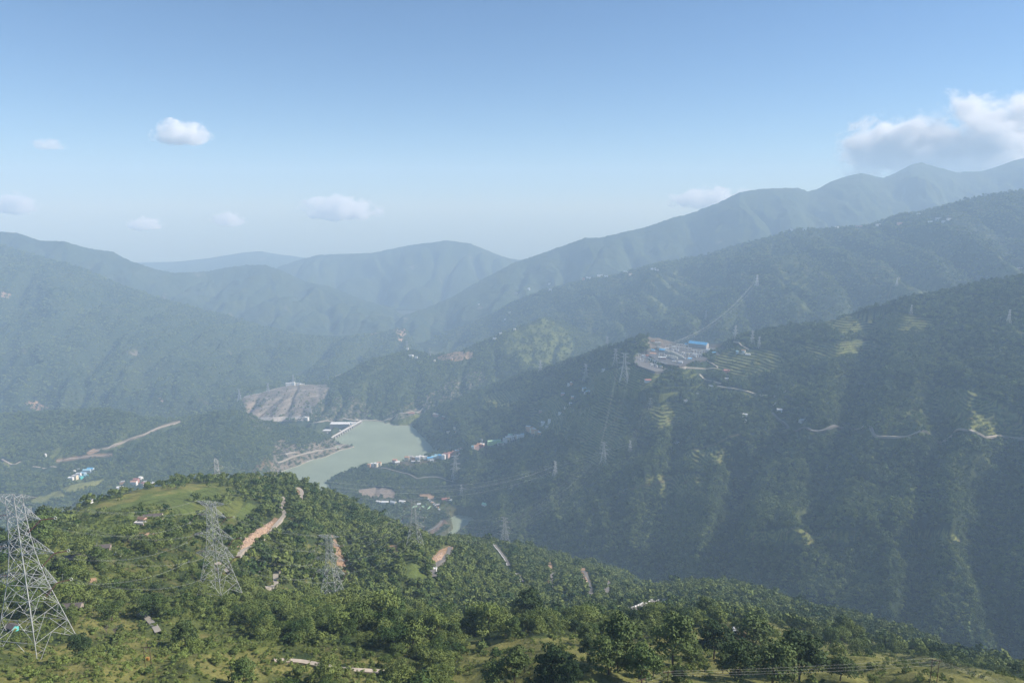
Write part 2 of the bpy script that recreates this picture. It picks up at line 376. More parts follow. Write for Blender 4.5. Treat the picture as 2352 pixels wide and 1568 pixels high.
def mixc(t, mode, a, b, fac=1.0):
    m = t.nodes.new('ShaderNodeMix'); m.data_type = 'RGBA'; m.blend_type = mode
    if isinstance(fac, float): m.inputs[0].default_value = fac
    else: t.links.new(fac, m.inputs[0])
    for v, i in ((a, 6), (b, 7)):
        if isinstance(v, tuple): m.inputs[i].default_value = (*v, 1)
        else: t.links.new(v, m.inputs[i])
    return m.outputs[2]

def terrain_mat(name, fine, mid, bump):
    m, t, b, o = new_mat(name)
    at = t.nodes.new('ShaderNodeAttribute'); at.attribute_name = 'Col'
    tc = t.nodes.new('ShaderNodeNewGeometry'); pos = tc.outputs['Position']
    n1 = noise_node(t, 1/fine, 5, .65, pos); n2 = noise_node(t, 1/mid, 4, .6, pos)
    r1 = ramp(t, n1.outputs[0], [(.25, (.55,.58,.55)), (.5, (1,1,1)), (.78, (1.5,1.45,1.3))])
    r2 = ramp(t, n2.outputs[0], [(.3, (.78,.8,.8)), (.7, (1.25,1.2,1.12))])
    c = mixc(t, 'MULTIPLY', at.outputs['Color'], r1.outputs[0]); c = mixc(t, 'MULTIPLY', c, r2.outputs[0])
    t.links.new(c, b.inputs['Base Color']); b.inputs['Roughness'].default_value = .95; b.inputs['Specular IOR Level'].default_value = .1
    bp = t.nodes.new('ShaderNodeBump'); bp.inputs['Strength'].default_value = 1.0; bp.inputs['Distance'].default_value = bump
    t.links.new(n1.outputs[0], bp.inputs['Height']); t.links.new(bp.outputs[0], b.inputs['Normal'])
    return m

def plain(name, col, rough=.8, var=.25, scale=.6, metal=0.0, streak=False):
    m, t, b, o = new_mat(name)
    tc = t.nodes.new('ShaderNodeNewGeometry'); oi = t.nodes.new('ShaderNodeObjectInfo')
    n = noise_node(t, scale, 5, .6, tc.outputs['Position'])
    r = ramp(t, n.outputs[0], [(.25, tuple([1-var]*3)), (.75, tuple([1+var*.6]*3))])
    c = mixc(t, 'MULTIPLY', tuple(col), r.outputs[0])
    t.links.new(c, b.inputs['Base Color']); b.inputs['Roughness'].default_value = rough; b.inputs['Metallic'].default_value = metal
    return m

# ---------------------------------------------------------------- ground colours (albedo of what grows or lies there) and forest density
FOREST = np.array((.032,.050,.020)); PINE = np.array((.026,.042,.020)); GRASS = np.array((.135,.158,.044)); LAWN = np.array((.092,.122,.036))
DRY = np.array((.20,.165,.07)); SOIL = np.array((.30,.205,.135)); ROCK = np.array((.27,.225,.19)); GREYR = np.array((.24,.225,.215)); SCRUB = np.array((.07,.088,.032))
def lay(C, col, m):
    m = m[..., None]; return C*(1-m) + np.asarray(col)*m

# where roads keep the trees away (photo pixels)
CLEAR = {
 'near_hillside': [[(545,1283),(566,1262),(590,1247),(612,1230),(630,1212),(644,1196),(654,1181),(651,1174),(644,1168),(647,1160),(654,1151),(648,1143)],[(690,1145),(694,1133),(688,1125),(680,1121)],[(607,1349),(626,1355),(635,1339),(632,1324),(641,1308),(634,1300),(624,1297)],[(580,1302),(587,1311),(594,1318)],[(498,1296),(512,1306),(520,1318)],[(322,1408),(335,1416),(346,1428),(356,1440),(364,1455)],[(630,1520),(650,1518),(683,1520),(720,1527),(751,1532),(790,1538),(836,1543),(884,1547)],[(1034,1258),(1031,1270),(1022,1281),(1010,1294),(998,1304),(994,1314),(997,1328)],[(1136,1252),(1150,1270),(1162,1287),(1168,1300)],[(1186,1317),(1195,1325),(1199,1338)],[(1269,1317),(1266,1333),(1266,1350)],[(1338,1310),(1347,1322),(1352,1335),(1358,1364)],[(1396,1337),(1393,1350),(1393,1364)],[(1430,1406),(1455,1400),(1475,1393),(1495,1386),(1513,1381),(1529,1382)]],
 'right_hillside': [[(1607,860),(1615,870),(1636,876),(1657,882)],[(1648,887),(1677,892),(1702,897),(1735,904),(1765,908),(1782,911)],[(1604,822),(1617,828),(1640,837),(1650,845),(1620,846),(1567,844)],[(1562,843),(1572,849),(1580,858)],[(1774,950),(1802,971),(1840,987),(1862,991),(1902,986),(1937,984)],[(1965,989),(2010,1003),(2040,1006),(2070,1004),(2103,997),(2128,994),(2190,994),(2235,997),(2303,1003),(2352,1006)],[(1686,785),(1705,795),(1720,803)]],
 'village_spur': [[(853,1074),(884,1075),(914,1083),(939,1089),(959,1100),(981,1095),(1004,1095),(1026,1103),(1054,1106)],[(971,1233),(980,1222),(994,1214),(1008,1205),(1015,1195)],[(985,1146),(997,1155),(1005,1164),(1010,1172)]],
 'left_hills': [[(412,968),(370,980),(330,998),(290,1012),(250,1028),(205,1037)],[(130,1058),(170,1052),(215,1046),(255,1044)],[(5,1055),(20,1063),(35,1066),(47,1060)],[(75,1072),(100,1077),(130,1072)],[(637,1064),(662,1054),(695,1045),(732,1033),(762,1030),(792,1020)],[(653,1046),(662,1041),(680,1040)]],
 'middle_hill': [[(708,977),(731,970),(756,967),(806,965),(831,967),(843,968),(862,970),(881,967),(900,961),(934,950),(971,937)],[(753,853),(765,852),(783,850)],[(560,893),(640,885),(720,884)]],
}
HAMLETS = {'village_spur': [[(848,1072),(871,1069),(910,1064),(960,1058),(1000,1054),(1040,1047),(1080,1037)], [(866,1154),(925,1154)]],
 'right_hillside': [[(1086,1030),(1135,1018),(1170,1010),(1200,1003)], [(1213,990),(1240,999)], [(1000,955),(1022,960)], [(1030,992),(1048,990)], [(1247,976),(1262,972)], [(1294,905),(1350,900)], [(1300,884),(1316,915)], [(1482,861),(1490,875)], [(1707,810),(1718,815)], [(1668,854),(1670,873)], [(1711,956),(1712,968)]],
 'left_hills': [[(164,1102),(208,1081)], [(276,1126),(281,1110),(350,1113)]], 'middle_hill': [[(662,886),(694,885)], [(936,803),(956,822)]],
 'near_hillside': [[(322,1206),(352,1192)], [(228,1264),(248,1260)], [(155,1292),(178,1284)], [(150,1402),(172,1398)], [(1858,1434),(1886,1446)], [(2195,1556),(2275,1575)]]}
def colour_hill(s):
    X, Y, Z, px, py, T = s.X, s.Y, s.Z, s.px, s.py, s.T; nm = s.name
    big = fbm(X/300, Y/300, 4, 1.1); med = fbm(X/70, Y/70, 4, 2.2); sm = fbm(X/16, Y/16, 3, 6.2)
    wx = 5*med + 4*sm; wy = 3*fbm(X/40, Y/40, 3, 8.8)
    C = np.ones(X.shape+(3,))*FOREST; den = np.ones(X.shape)          # den: share of forest cover
    P = lambda poly, soft=1.0: inpoly(px+wx*soft, py+wy*soft, poly).astype(float)
    L = lambda line, wd: np.clip(1.4-near_line(px+wx*.3, py+wy*.3, line)/wd, 0, 1)
    if nm == 'near_hillside':
        ps = F/Y*1.0
        C = lay(C, SCRUB, sstep(-.3, .4, med+big)*.7); C = lay(C, DRY*.8, sstep(.15, .5, fbm(X/35, Y/35, 3, 5.5))*.5)
        near = sstep(330, 240, Y); left = sstep(760, 560, px)*sstep(1000, 700, Y)
        den = .95 - .45*near - .62*left + .85*med
        den = np.where((px > 760) & (Y > 420), .95, den)
        grassy = np.clip(near*.8+left*.6, 0, 1); C = lay(C, GRASS*.8, grassy*sstep(-.4, .2, sm+med)*.9); C = lay(C, DRY*.85, grassy*sstep(.1, .5, fbm(X/25, Y/9, 3, 3.1))*.6)
        k = P([(1000,1640),(1080,1470),(1290,1462),(1500,1470),(1600,1440),(1760,1420),(1900,1470),(2100,1500),(2360,1560),(2360,1660),(1000,1660)], 1); den = den*(1-.84*k); C = lay(C, GRASS*.6+DRY*.4*(.6+.8*sstep(-.3,.4,sm))[...,None], k*.8)
        fields = [[(185,1215),(300,1170),(330,1200),(260,1235),(200,1240)],[(200,1165),(340,1135),(500,1118),(505,1145),(380,1155),(230,1185)],[(545,1180),(570,1152),(592,1165),(580,1205),(548,1208)],
                  [(440,1130),(500,1125),(505,1150),(450,1150)],[(950,1285),(985,1330),(925,1325),(925,1290)],[(150,1262),(200,1195),(240,1190),(225,1240)],[(390,1155),(440,1150),(450,1180),(400,1180)]]
        k = P([(120,1270),(180,1170),(330,1125),(520,1103),(560,1150),(540,1200),(430,1180),(300,1215),(230,1290)], 1.5); den = den*(1-.72*k); C = lay(C, GRASS*.9, k*.8)
        for f_ in fields: k = P(f_, 1.2); C = lay(C, LAWN, k); den = den*(1-k*.97)
        dry = [[(320,1122),(470,1104),(500,1118),(350,1140),(240,1165),(200,1170)],[(300,1225),(375,1222),(360,1238),(310,1240)],[(1600,1445),(1680,1425),(1755,1420),(1765,1450),(1715,1475),(1590,1478)],
               [(1100,1480),(1290,1470),(1500,1510),(1500,1545),(1200,1540)],[(1680,1490),(1820,1480),(1860,1500),(1700,1515)],[(1560,1520),(1790,1515),(1820,1560),(1560,1560)],[(2110,1530),(2230,1535),(2290,1568),(2080,1568)],
               [(0,1470),(330,1460),(420,1500),(640,1500),(900,1540),(900,1568),(0,1568)],[(170,1410),(300,1395),(330,1470),(160,1470)],[(640,1490),(880,1500),(1000,1560),(640,1560)],[(560,1090),(640,1088),(630,1110),(560,1108)],
               [(790,1310),(830,1320),(820,1345),(790,1335)], [(1980,1455),(2120,1480),(2090,1495),(1990,1470)], [(700,1225),(760,1280),(790,1300),(770,1310),(710,1260)]]
        for f_ in dry: k = P(f_, 2.0); C = lay(C, DRY*.5+GRASS*.5, k*sstep(-.3, .3, sm+.5*med)); den = den*(1-k*.6)
        ter = np.sin((Z+2.5*med)*2*math.pi/6.0); fm = P([(185,1260),(240,1180),(520,1115),(560,1150),(480,1230),(300,1260)], 1)
        C = lay(C, SCRUB*.6, fm*sstep(.72, .95, ter)*.8)
        soil = [[(548,1268),(562,1245),(590,1228),(612,1205),(630,1188),(640,1190),(620,1215),(590,1240),(556,1274)],[(675,1120),(690,1118),(698,1140),(680,1146)],[(990,1283),(1010,1262),(1040,1250),(1044,1266),(1020,1290),(995,1300)],
                [(1253,1294),(1265,1290),(1270,1310),(1258,1312)],[(1332,1305),(1345,1302),(1355,1330),(1362,1366),(1352,1368),(1342,1335)],[(1388,1335),(1400,1332),(1398,1365),(1388,1368)],[(495,1296),(520,1300),(522,1318),(500,1315)],
                [(760,1225),(772,1240),(800,1300),(785,1330),(772,1290)],[(880,1250),(915,1252),(912,1268),(885,1264)],[(1270,1255),(1268,1262),(1262,1258)],[(1188,1318),(1200,1325),(1204,1338),(1190,1336)],[(1258,1320),(1266,1325),(1262,1350),(1254,1350)],
                [(320,1222),(372,1222),(368,1236),(322,1238)],[(622,1360),(660,1350),(700,1378),(640,1370)],[(200,1330),(222,1325),(224,1340),(205,1343)],[(1690,1455),(1712,1452),(1718,1480),(1698,1478)],[(2150,1478),(2240,1500),(2235,1505),(2150,1486)]]
        for f_ in soil: k = P(f_, .5); C = lay(C, SOIL*(.85), k); den = den*(1-k)
    elif nm == 'right_hillside':
        C = np.ones(X.shape+(3,))*PINE
        den = .93 - .12*sstep(1250, 950, py)*sstep(-.1,.3,big) + .35*med
        ops = [[(1320,950),(1380,900),(1450,880),(1470,930),(1430,1060),(1380,1090),(1330,1070)],[(2100,870),(2220,900),(2200,960),(2120,1000),(2080,990),(2080,920)],[(1820,1120),(1870,1080),(1900,1100),(1850,1200),(1800,1215)],
               [(1520,1160),(1560,1150),(1600,1300),(1610,1340),(1560,1345),(1540,1250)],[(1985,985),(2060,955),(2090,990),(2050,1040),(2000,1030)],[(1700,900),(1800,880),(1830,900),(1740,930)],[(1440,1105),(1560,1085),(1620,1100),(1560,1160),(1460,1150)],
               [(2140,1040),(2230,1030),(2352,1080),(2352,1110),(2180,1090)]]
        for f_ in ops: k = P(f_, 2.5); C = lay(C, SCRUB, k*.8); den = den - k*.30
        tm = s.terr; terc = fbm(X/30, Y/12, 3, 2.9)
        C = lay(C, GRASS*1.1+DRY*.15, tm*.95); C = lay(C, SOIL*.55, tm*sstep(.1, .5, terc)*.8); C = lay(C, DRY*.8, tm*sstep(.1, .5, -terc)*.6); C = lay(C, FOREST*.8, s.rise*.85); den = den*(1-tm*.93)
        # lonely little field strips along the contour
        zz = (Z+8*med)/15.0
        up = sstep(1150, 950, py); strip = sstep(.60, .70, zz-np.floor(zz))*sstep(-.18, .15, fbm(X/190, Y/190, 3, 12.1))*np.maximum(up, .25*sstep(1300, 1200, py))
        C = lay(C, GRASS*.75, strip*.9); den = den*(1-strip*.85)
        for ln, wd in [([(1300,1000),(1345,1013),(1420,960)], 2), ([(1590,1033),(1640,1020),(1700,995)], 3), ([(1450,1055),(1500,1038)], 3), ([(1370,1155),(1440,1125),(1540,1100)], 3.5)]:
            k = L(ln, wd); C = lay(C, DRY*.8, k*.8); den = den*(1-k*.8)
        yard = P([(1455,820),(1500,795),(1560,775),(1640,778),(1670,800),(1620,815),(1590,828),(1560,838),(1530,842),(1500,835),(1460,832)], .4)
        C = lay(C, GREYR*.35, yard*.9); den = den*(1-yard)
        k = P([(1488,772),(1525,770),(1545,790),(1520,800),(1490,798)], .4); C = lay(C, GREYR*.42+SOIL*.12, k*.9); den = den*(1-k)
    elif nm == 'village_spur':
        k = P([(820,1126),(860,1119),(900,1122),(912,1136),(900,1146),(860,1146),(830,1138)], .5); C = lay(C, SOIL*.4+GREYR*.55, k); den = den*(1-k)
        k = P([(925,1158),(950,1150),(1000,1146),(1030,1152),(1040,1165),(1025,1175),(985,1180),(945,1176),(920,1168)], .5); C = lay(C, GRASS*.6, k*.8); den = den*(1-k*.8)
        k = P([(960,1135),(985,1133),(1002,1140),(995,1146),(962,1144)], .4); C = lay(C, SOIL, k); den = den*(1-k)
        k = P([(1020,1165),(1075,1162),(1100,1172),(1108,1190),(1080,1200),(1048,1234),(1012,1244),(1000,1230),(1030,1212),(1026,1190)], .6); C = lay(C, SCRUB*.7+SOIL*.12, k); den = den*(1-k*.9)
        k = P([(975,1240),(990,1215),(1020,1190),(1028,1200),(1005,1222),(985,1242)], .4); C = lay(C, SOIL*.6, k); den = den*(1-k*.9)
        k = P([(915,1060),(960,1058),(1000,1045),(1010,1060),(925,1078)], .4); C = lay(C, SOIL*.5, k*.5); den = den*(1-k*.7)
    elif nm == 'left_hills':
        den = .85+.5*med; C = lay(C, SCRUB, sstep(0, .5, med)*.6)
        up = sstep(3200, 3000, Y); C = lay(C, GRASS*.75, sstep(.1, .4, fbm(X/120, Y/60, 3, 4.1))*up*sstep(600, 500, px)*.8)
        for f_ in [[(140,1122),(190,1108),(240,1100),(235,1112),(160,1130)],[(60,1150),(140,1125),(150,1140),(80,1160)],[(0,1060),(30,1062),(20,1075)]]:
            k = P(f_, 1); C = lay(C, GRASS*.8+DRY*.2, k); den = den*(1-k)
        k = L([(412,968),(370,980),(330,998),(290,1012),(250,1028),(205,1037)], 3); C = lay(C, ROCK*.8, k); den = den*(1-k)
        k = L([(130,1058),(170,1052),(215,1046),(255,1044)], 4); C = lay(C, SOIL*.75, k); den = den*(1-k)
        k = P([(196,1040),(215,1030),(230,1036),(205,1044)], .4); C = lay(C, SOIL, k); den *= 1-k
        # the rocky bank above the reservoir
        k = P([(628,1050),(632,1015),(650,1008),(668,1020),(700,1018),(760,1008),(800,1012),(815,1026),(700,1062),(632,1086),(620,1080)], .7)
        k = k*sstep(-.25, .1, sm+.4*med); C = lay(C, ROCK*.8, k*.85); den = den*(1-k*.85)
        k = sstep(5, 0, Z); C = lay(C, np.array((.38,.35,.3)), k*(px > 600)); den = den*(1-k)
        k = P([(590,1060),(625,1040),(630,1085),(580,1090)], 1)*sstep(0, .2, sm); C = lay(C, SOIL*.6, k*.8); den *= 1-k*.7
        k = P([(570,950),(620,970),(640,985),(600,985),(560,965)], 1)*sstep(0, .3, sm); C = lay(C, ROCK, k*.5); den *= 1-k*.5
    elif nm == 'middle_hill':
        den = .72+.5*med; C = lay(C, SCRUB*.9, sstep(-.2, .4, big+.6*med)*.7)
        z6 = (Z+8*med)/16; st = sstep(.72, .9, z6-np.floor(z6)); k = st*sstep(.0, .3, fbm(X/160, Y/160, 2, 3.3)); C = lay(C, GRASS*.7, k*.7); den *= 1-k*.5
        k = P([(553,915),(570,903),(600,900),(640,888),(745,882),(760,892),(745,915),(720,935),(705,962),(600,966),(570,950)], .8)
        C = lay(C, GREYR*.55+SOIL*.2, k*.85); den = den*(1-k*.85)
        zb = (Z+3*sm)/22; C = lay(C, GREYR*1.25, k*sstep(.86, .95, zb-np.floor(zb))*.8)
        k = P([(560,925),(590,925),(600,960),(575,950)], .5); C = lay(C, ROCK*.9, k*.7)
        k = P([(590,958),(700,955),(700,966),(595,968)], .2); C = lay(C, GREYR*1.45, k)
        k = P([(710,930),(800,905),(850,930),(860,960),(780,966),(700,962)], 1)*sstep(-.1, .25, sm); C = lay(C, ROCK*.75, k*.8); den *= 1-k*.8
        k = P([(880,955),(960,920),(1020,880),(1100,850),(1120,870),(1030,925),(975,948),(900,968)], 1.2)*sstep(-.05, .3, sm); C = lay(C, ROCK, k*.8); den *= 1-k*.8
        k = P([(1000,822),(1040,808),(1085,808),(1085,822),(1050,830),(1010,826)], .5)*sstep(-.4,0,sm); C = lay(C, SOIL*1.1, k); den *= 1-k
        k = P([(1180,760),(1250,733),(1300,745),(1320,800),(1270,860),(1200,830),(1150,800)], 2.2)*sstep(-.3, .1, med+sm*.5); C = lay(C, GRASS*.95, k*.8); den *= 1-k*.75
        k = P([(740,900),(900,830),(960,815),(880,880),(800,910)], 2)*sstep(-.2, .2, med); C = lay(C, GRASS*.7, k*.6); den *= 1-k*.5
        k = P([(915,970),(955,950),(975,955),(972,972),(940,985),(915,980)], .4); C = lay(C, GRASS*.8, k); den *= 1-k*.8
        k = sstep(4, -1, Z)*(px > 815); C = lay(C, np.array((.4,.37,.32)), k); den *= 1-k
    elif nm == 'terraced_mountain':
        den = .70+.4*med+.3*big; C = lay(C, SCRUB*.8, .4+0*den)
        z6 = (Z+14*med)/20; st = sstep(.6, .85, z6-np.floor(z6)); zone = sstep(-.1, .25, fbm(X/420, Y/420, 3, 5.3)); k = st*zone; C = lay(C, DRY*.6+GRASS*.3, k*.6); den *= 1-k*.6
        for f_ in [[(1770,570),(1810,560),(1850,620),(1870,680),(1840,740),(1800,720),(1790,640)],[(1480,640),(1560,615),(1570,660),(1540,730),(1500,740)],[(1380,700),(1420,690),(1440,800),(1390,800)],[(2050,650),(2130,640),(2150,670),(2070,690)],[(2280,620),(2352,600),(2352,640),(2290,650)],[(2130,570),(2160,560),(2150,610)]]:
            k = P(f_, 3)*sstep(-.3, .1, med); C = lay(C, GRASS*.85, k*.7); den *= 1-k*.8
    else:
        den = .8+.3*med; C = lay(C, SCRUB*.8, sstep(-.2, .3, big)*.5)
        k = sstep(.42, .6, fbm(X/260, Y/260, 4, 9.9)); C = lay(C, ROCK*.8, k*.6)
        if nm == 'left_mountain':
            for f_ in [[(55,925),(75,918),(110,935),(85,945)],[(0,670),(22,675),(20,684),(0,682)],[(360,912),(378,915),(372,925)]]:
                k = P(f_, 1); C = lay(C, SOIL*1.2, k)
            k = P([(905,752),(935,752),(925,785),(918,782)], .6); C = lay(C, SOIL*1.5, k)
            k = L([(850,766),(880,760),(905,754)], 2.5); C = lay(C, SOIL*1.3, k)
            den = den*1.0
    for ln in CLEAR.get(nm, []):
        dd = near_line(px, py-(3 if nm == 'near_hillside' else 1), ln); den = np.where(dd < (7.5 if nm == 'near_hillside' else 4.2), 0, den)
    for ln in HAMLETS.get(nm, []):
        for sh in (0, 5): den = np.where(near_line(px, py-sh, ln) < 4.5, den*.2, den)
    if nm == 'near_hillside':
        for ln in ([(1430,1406),(1475,1395),(1513,1384),(1529,1384)], [(1136,1252),(1150,1270),(1162,1287),(1168,1300)], [(1338,1310),(1352,1335),(1358,1364)]):
            for sh in (9, 17): den = np.where(near_line(px, py-sh, ln) < 8, 0, den)
    else:
        for ln in CLEAR.get(nm, []): den = np.where((near_line(px, py-5, ln) < 4.5) | (near_line(px, py-10, ln) < 4), den*.12, den)
    den = np.where(Z < 1.0, 0, den) if nm in ('village_spur', 'left_hills', 'middle_hill', 'right_hillside') else den
    s.C, s.den = C, np.clip(den, 0, 1)

HL = {'near_hillside': ('grassy wooded foreground hillside below the camera', 1.4, 9, .7), 'right_hillside': ('great pine covered slope on the right', 3, 22, 2.5),
 'village_spur': ('low wooded spur between the reservoir and the stream', 3, 18, 2), 'left_hills': ('scrubby low hills left of the reservoir', 3, 20, 2.5), 'middle_hill': ('rocky terraced hill behind the dam', 4, 28, 3.5),
 'terraced_mountain': ('terraced mountain behind the right hand slope', 7, 45, 6), 'left_mountain': ('big wooded mountain on the left', 8, 50, 7), 'far_left_mountain': ('hazy mountain behind the left one', 12, 80, 10),
 'cloudy_mountain': ('high mountain under the big cloud', 14, 90, 10), 'hazy_ridge': ('pale ridge closing the valley', 25, 150, 15), 'farthest_ridge': ('faintest ridge on the horizon', 30, 180, 18)}
HOBJ = {}
for nm, s in HILLS.items():
    colour_hill(s)
    R_, Cn = s.X.shape
    V = np.stack([s.X, s.Y, s.Z], -1).reshape(-1, 3)
    V = np.concatenate([V, V[:Cn] + np.array((0, -5, -60.0)), V[-Cn:] + np.array((0, 5, -60.0))])
    r = np.arange(R_-1)[:, None]*Cn; c = np.arange(Cn-1)[None, :]; a = (r+c).ravel()
    Fq = np.stack([a, a+1, a+Cn+1, a+Cn], 1)
    b0 = R_*Cn; cc = np.arange(Cn-1); sk = np.stack([b0+cc, b0+cc+1, cc+1, cc], 1); l0 = (R_-1)*Cn
    sk2 = np.stack([l0+cc, l0+cc+1, b0+Cn+cc+1, b0+Cn+cc], 1)
    Fq = np.concatenate([Fq, sk, sk2])
    lab, fine, mid, bump = HL[nm]
    me = np_mesh(nm, V, Fq, [terrain_mat(nm+'_ground', fine, mid, bump)], smooth=True)
    at = me.color_attributes.new('Col', 'FLOAT_COLOR', 'POINT')
    Cc = s.C.reshape(-1, 3); Cc = np.concatenate([Cc, Cc[:Cn], Cc[-Cn:], ]); Cc = np.concatenate([Cc, np.ones((len(Cc), 1))], 1).astype(np.float32)
    at.data.foreach_set('color', Cc.ravel())
    HOBJ[nm] = tag(mesh_obj(nm, me), lab, None, None, 'structure')

# valley floor far below, out to the horizon
m_floor = plain('valley_floor', (.028,.04,.02), .95, .4, .01)
o = MB(); o.add([(-14900,-3900,-75),(14900,-3900,-75),(14900,14350,-75),(-14900,14350,-75)], [(0,1,2,3)]); o = o.build('ground', m_floor); tag(o, 'valley floor between the hills', kind='structure')

# the jade reservoir and the stream pool
def water_mat(name, col, rough=.38):
    m, t, b, o = new_mat(name)
    tc = t.nodes.new('ShaderNodeNewGeometry'); n = noise_node(t, .25, 4, .6, tc.outputs['Position']); n2 = noise_node(t, .006, 3, .5, tc.outputs['Position'])
    r = ramp(t, n2.outputs[0], [(.3, tuple(c*.86 for c in col)), (.7, tuple(c*1.1 for c in col))]); t.links.new(r.outputs[0], b.inputs['Base Color'])
    b.inputs['Roughness'].default_value = rough; b.inputs['IOR'].default_value = 1.33; b.inputs['Specular IOR Level'].default_value = .12
    bp = t.nodes.new('ShaderNodeBump'); bp.inputs['Strength'].default_value = .35; bp.inputs['Distance'].default_value = .25
    t.links.new(n.outputs[0], bp.inputs['Height']); t.links.new(bp.outputs[0], b.inputs['Normal']); return m
DAM0, DAM1 = zpt(764, 1003.5, 14), zpt(829, 966.5, 14)
o = MB()
p0 = zpt(765, 1004.5); p1 = zpt(828, 970)
W = [(-1000, 2600, 0), (300, 2300, 0), (600, 4200, 0), (p1[0]+40, p1[1]+170, 0), (p1[0], p1[1], 0), (p0[0], p0[1], 0), (zpt(700,1035)[0], zpt(700,1035)[1], 0), (zpt(610,1075)[0], zpt(610,1075)[1], 0)]
o.add(W, [tuple(range(len(W)))]); m_lake = water_mat('jade_water', (.235,.275,.19)); o = o.build('reservoir', m_lake)
tag(o, 'still jade green reservoir', kind='structure')

# ---------------------------------------------------------------- haze
hm = bpy.data.materials.new('haze'); hm.use_nodes = True; t = hm.node_tree; t.nodes.clear()
ho = t.nodes.new('ShaderNodeOutputMaterial'); pv = t.nodes.new('ShaderNodeVolumePrincipled')
pv.inputs['Color'].default_value = (.54, .755, 1.0, 1); pv.inputs['Density'].default_value = .00011; pv.inputs['Absorption Color'].default_value = (.25, .25, .25, 1); pv.inputs['Anisotropy'].default_value = 0.0
t.links.new(pv.outputs[0], ho.inputs['Volume'])
hb = MB(); hb.box((0, 5200, 950), (30000, 18400, 2060)); hz = hb.build('haze', hm); tag(hz, 'pale blue haze filling the valley', kind='stuff')
# ---------------------------------------------------------------- where the land can be seen (nearer ground hides farther ground)
NB = 620; _vis = np.full((NB, 700), 1e9)
def _bin(px, Y):
    return np.clip(((px+60)/4).astype(int), 0, NB-1), np.clip((np.log(np.maximum(Y, 50)/50)*700/6.2).astype(int), 0, 699)
for s in HILLS.values():
    i, j = _bin(s.px.ravel(), s.Y.ravel()); np.minimum.at(_vis, (i, j), s.py.ravel())
_visc = np.minimum.accumulate(_vis, axis=1)
def hidden(px, py, Y, hpx=0):
    i, j = _bin(px, Y); return py - hpx > _visc[i, np.maximum(j-2, 0)] + 3

def pick(px, py, only=None):
    best = None
    for nm, s in HILLS.items():
        if only and nm != only: continue
        m = (s.T <= 1.0); d = np.hypot(s.px-px, s.py-py); d = np.where(m, d, 1e9)
        k = int(np.argmin(d)); dd = d.flat[k]
        if dd < (1e8 if only else 6):
            y = s.Y.flat[k]
            if best is None or (y < best[1]-60):
                # refine along the ray
                best = (s.X.flat[k], y, s.Z.flat[k], nm, k)
    if best is None:
        return pick(px, py, min(HILLS, key=lambda n: np.hypot(HILLS[n].px-px, HILLS[n].py-py).min()))
    s = HILLS[best[3]]; x, y, z, nm, k = best
    # correct the little sideways error of the nearest grid point
    x += (px - s.px.flat[k])*y/F; z2 = s.h(x, y)
    return (float(x), float(y), float(z2 if z2 is not None else z))

# ---------------------------------------------------------------- trees
def leaf_mat(name, c1, c2, instanced=False):
    m, t, b, o = new_mat(name)
    at = t.nodes.new('ShaderNodeAttribute')
    if instanced: at.attribute_type = 'INSTANCER'; at.attribute_name = 'tint'; f = at.outputs['Fac']
    else:
        oi = t.nodes.new('ShaderNodeObjectInfo'); f = oi.outputs['Random']
    g = t.nodes.new('ShaderNodeNewGeometry'); n = noise_node(t, .5, 3, .6, g.outputs['Position'])
    r = ramp(t, f, [(0, c1), (.62, c2), (1, (c2[0]*1.02, c2[1]*1.08, c2[2]*1.0))]); r2 = ramp(t, n.outputs[0], [(.3, (.7,.75,.7)), (.7, (1.3,1.25,1.15))])
    r.color_ramp.interpolation = 'EASE'
    c = mixc(t, 'MULTIPLY', r.outputs[0], r2.outputs[0]); t.links.new(c, b.inputs['Base Color'])
    b.inputs['Roughness'].default_value = .8; b.inputs['Specular IOR Level'].default_value = .15
    return m
BR1, BR2 = (.046,.082,.024), (.142,.178,.054); PN1, PN2 = (.032,.058,.023), (.092,.128,.044)
m_leaf = leaf_mat('broad_leaves', BR1, BR2); m_needle = leaf_mat('pine_needles', PN1, PN2)
m_leaf_i = leaf_mat('forest_leaves', BR1, BR2, True); m_needle_i = leaf_mat('forest_needles', PN1, PN2, True)
m_bark = plain('bark', (.11,.085,.065), .95, .3, 2.0); m_pbark = plain('pine_bark', (.075,.05,.04), .95, .3, 2.0); m_dead = plain('bare_twigs', (.26,.22,.19), .95, .2, 2.0)

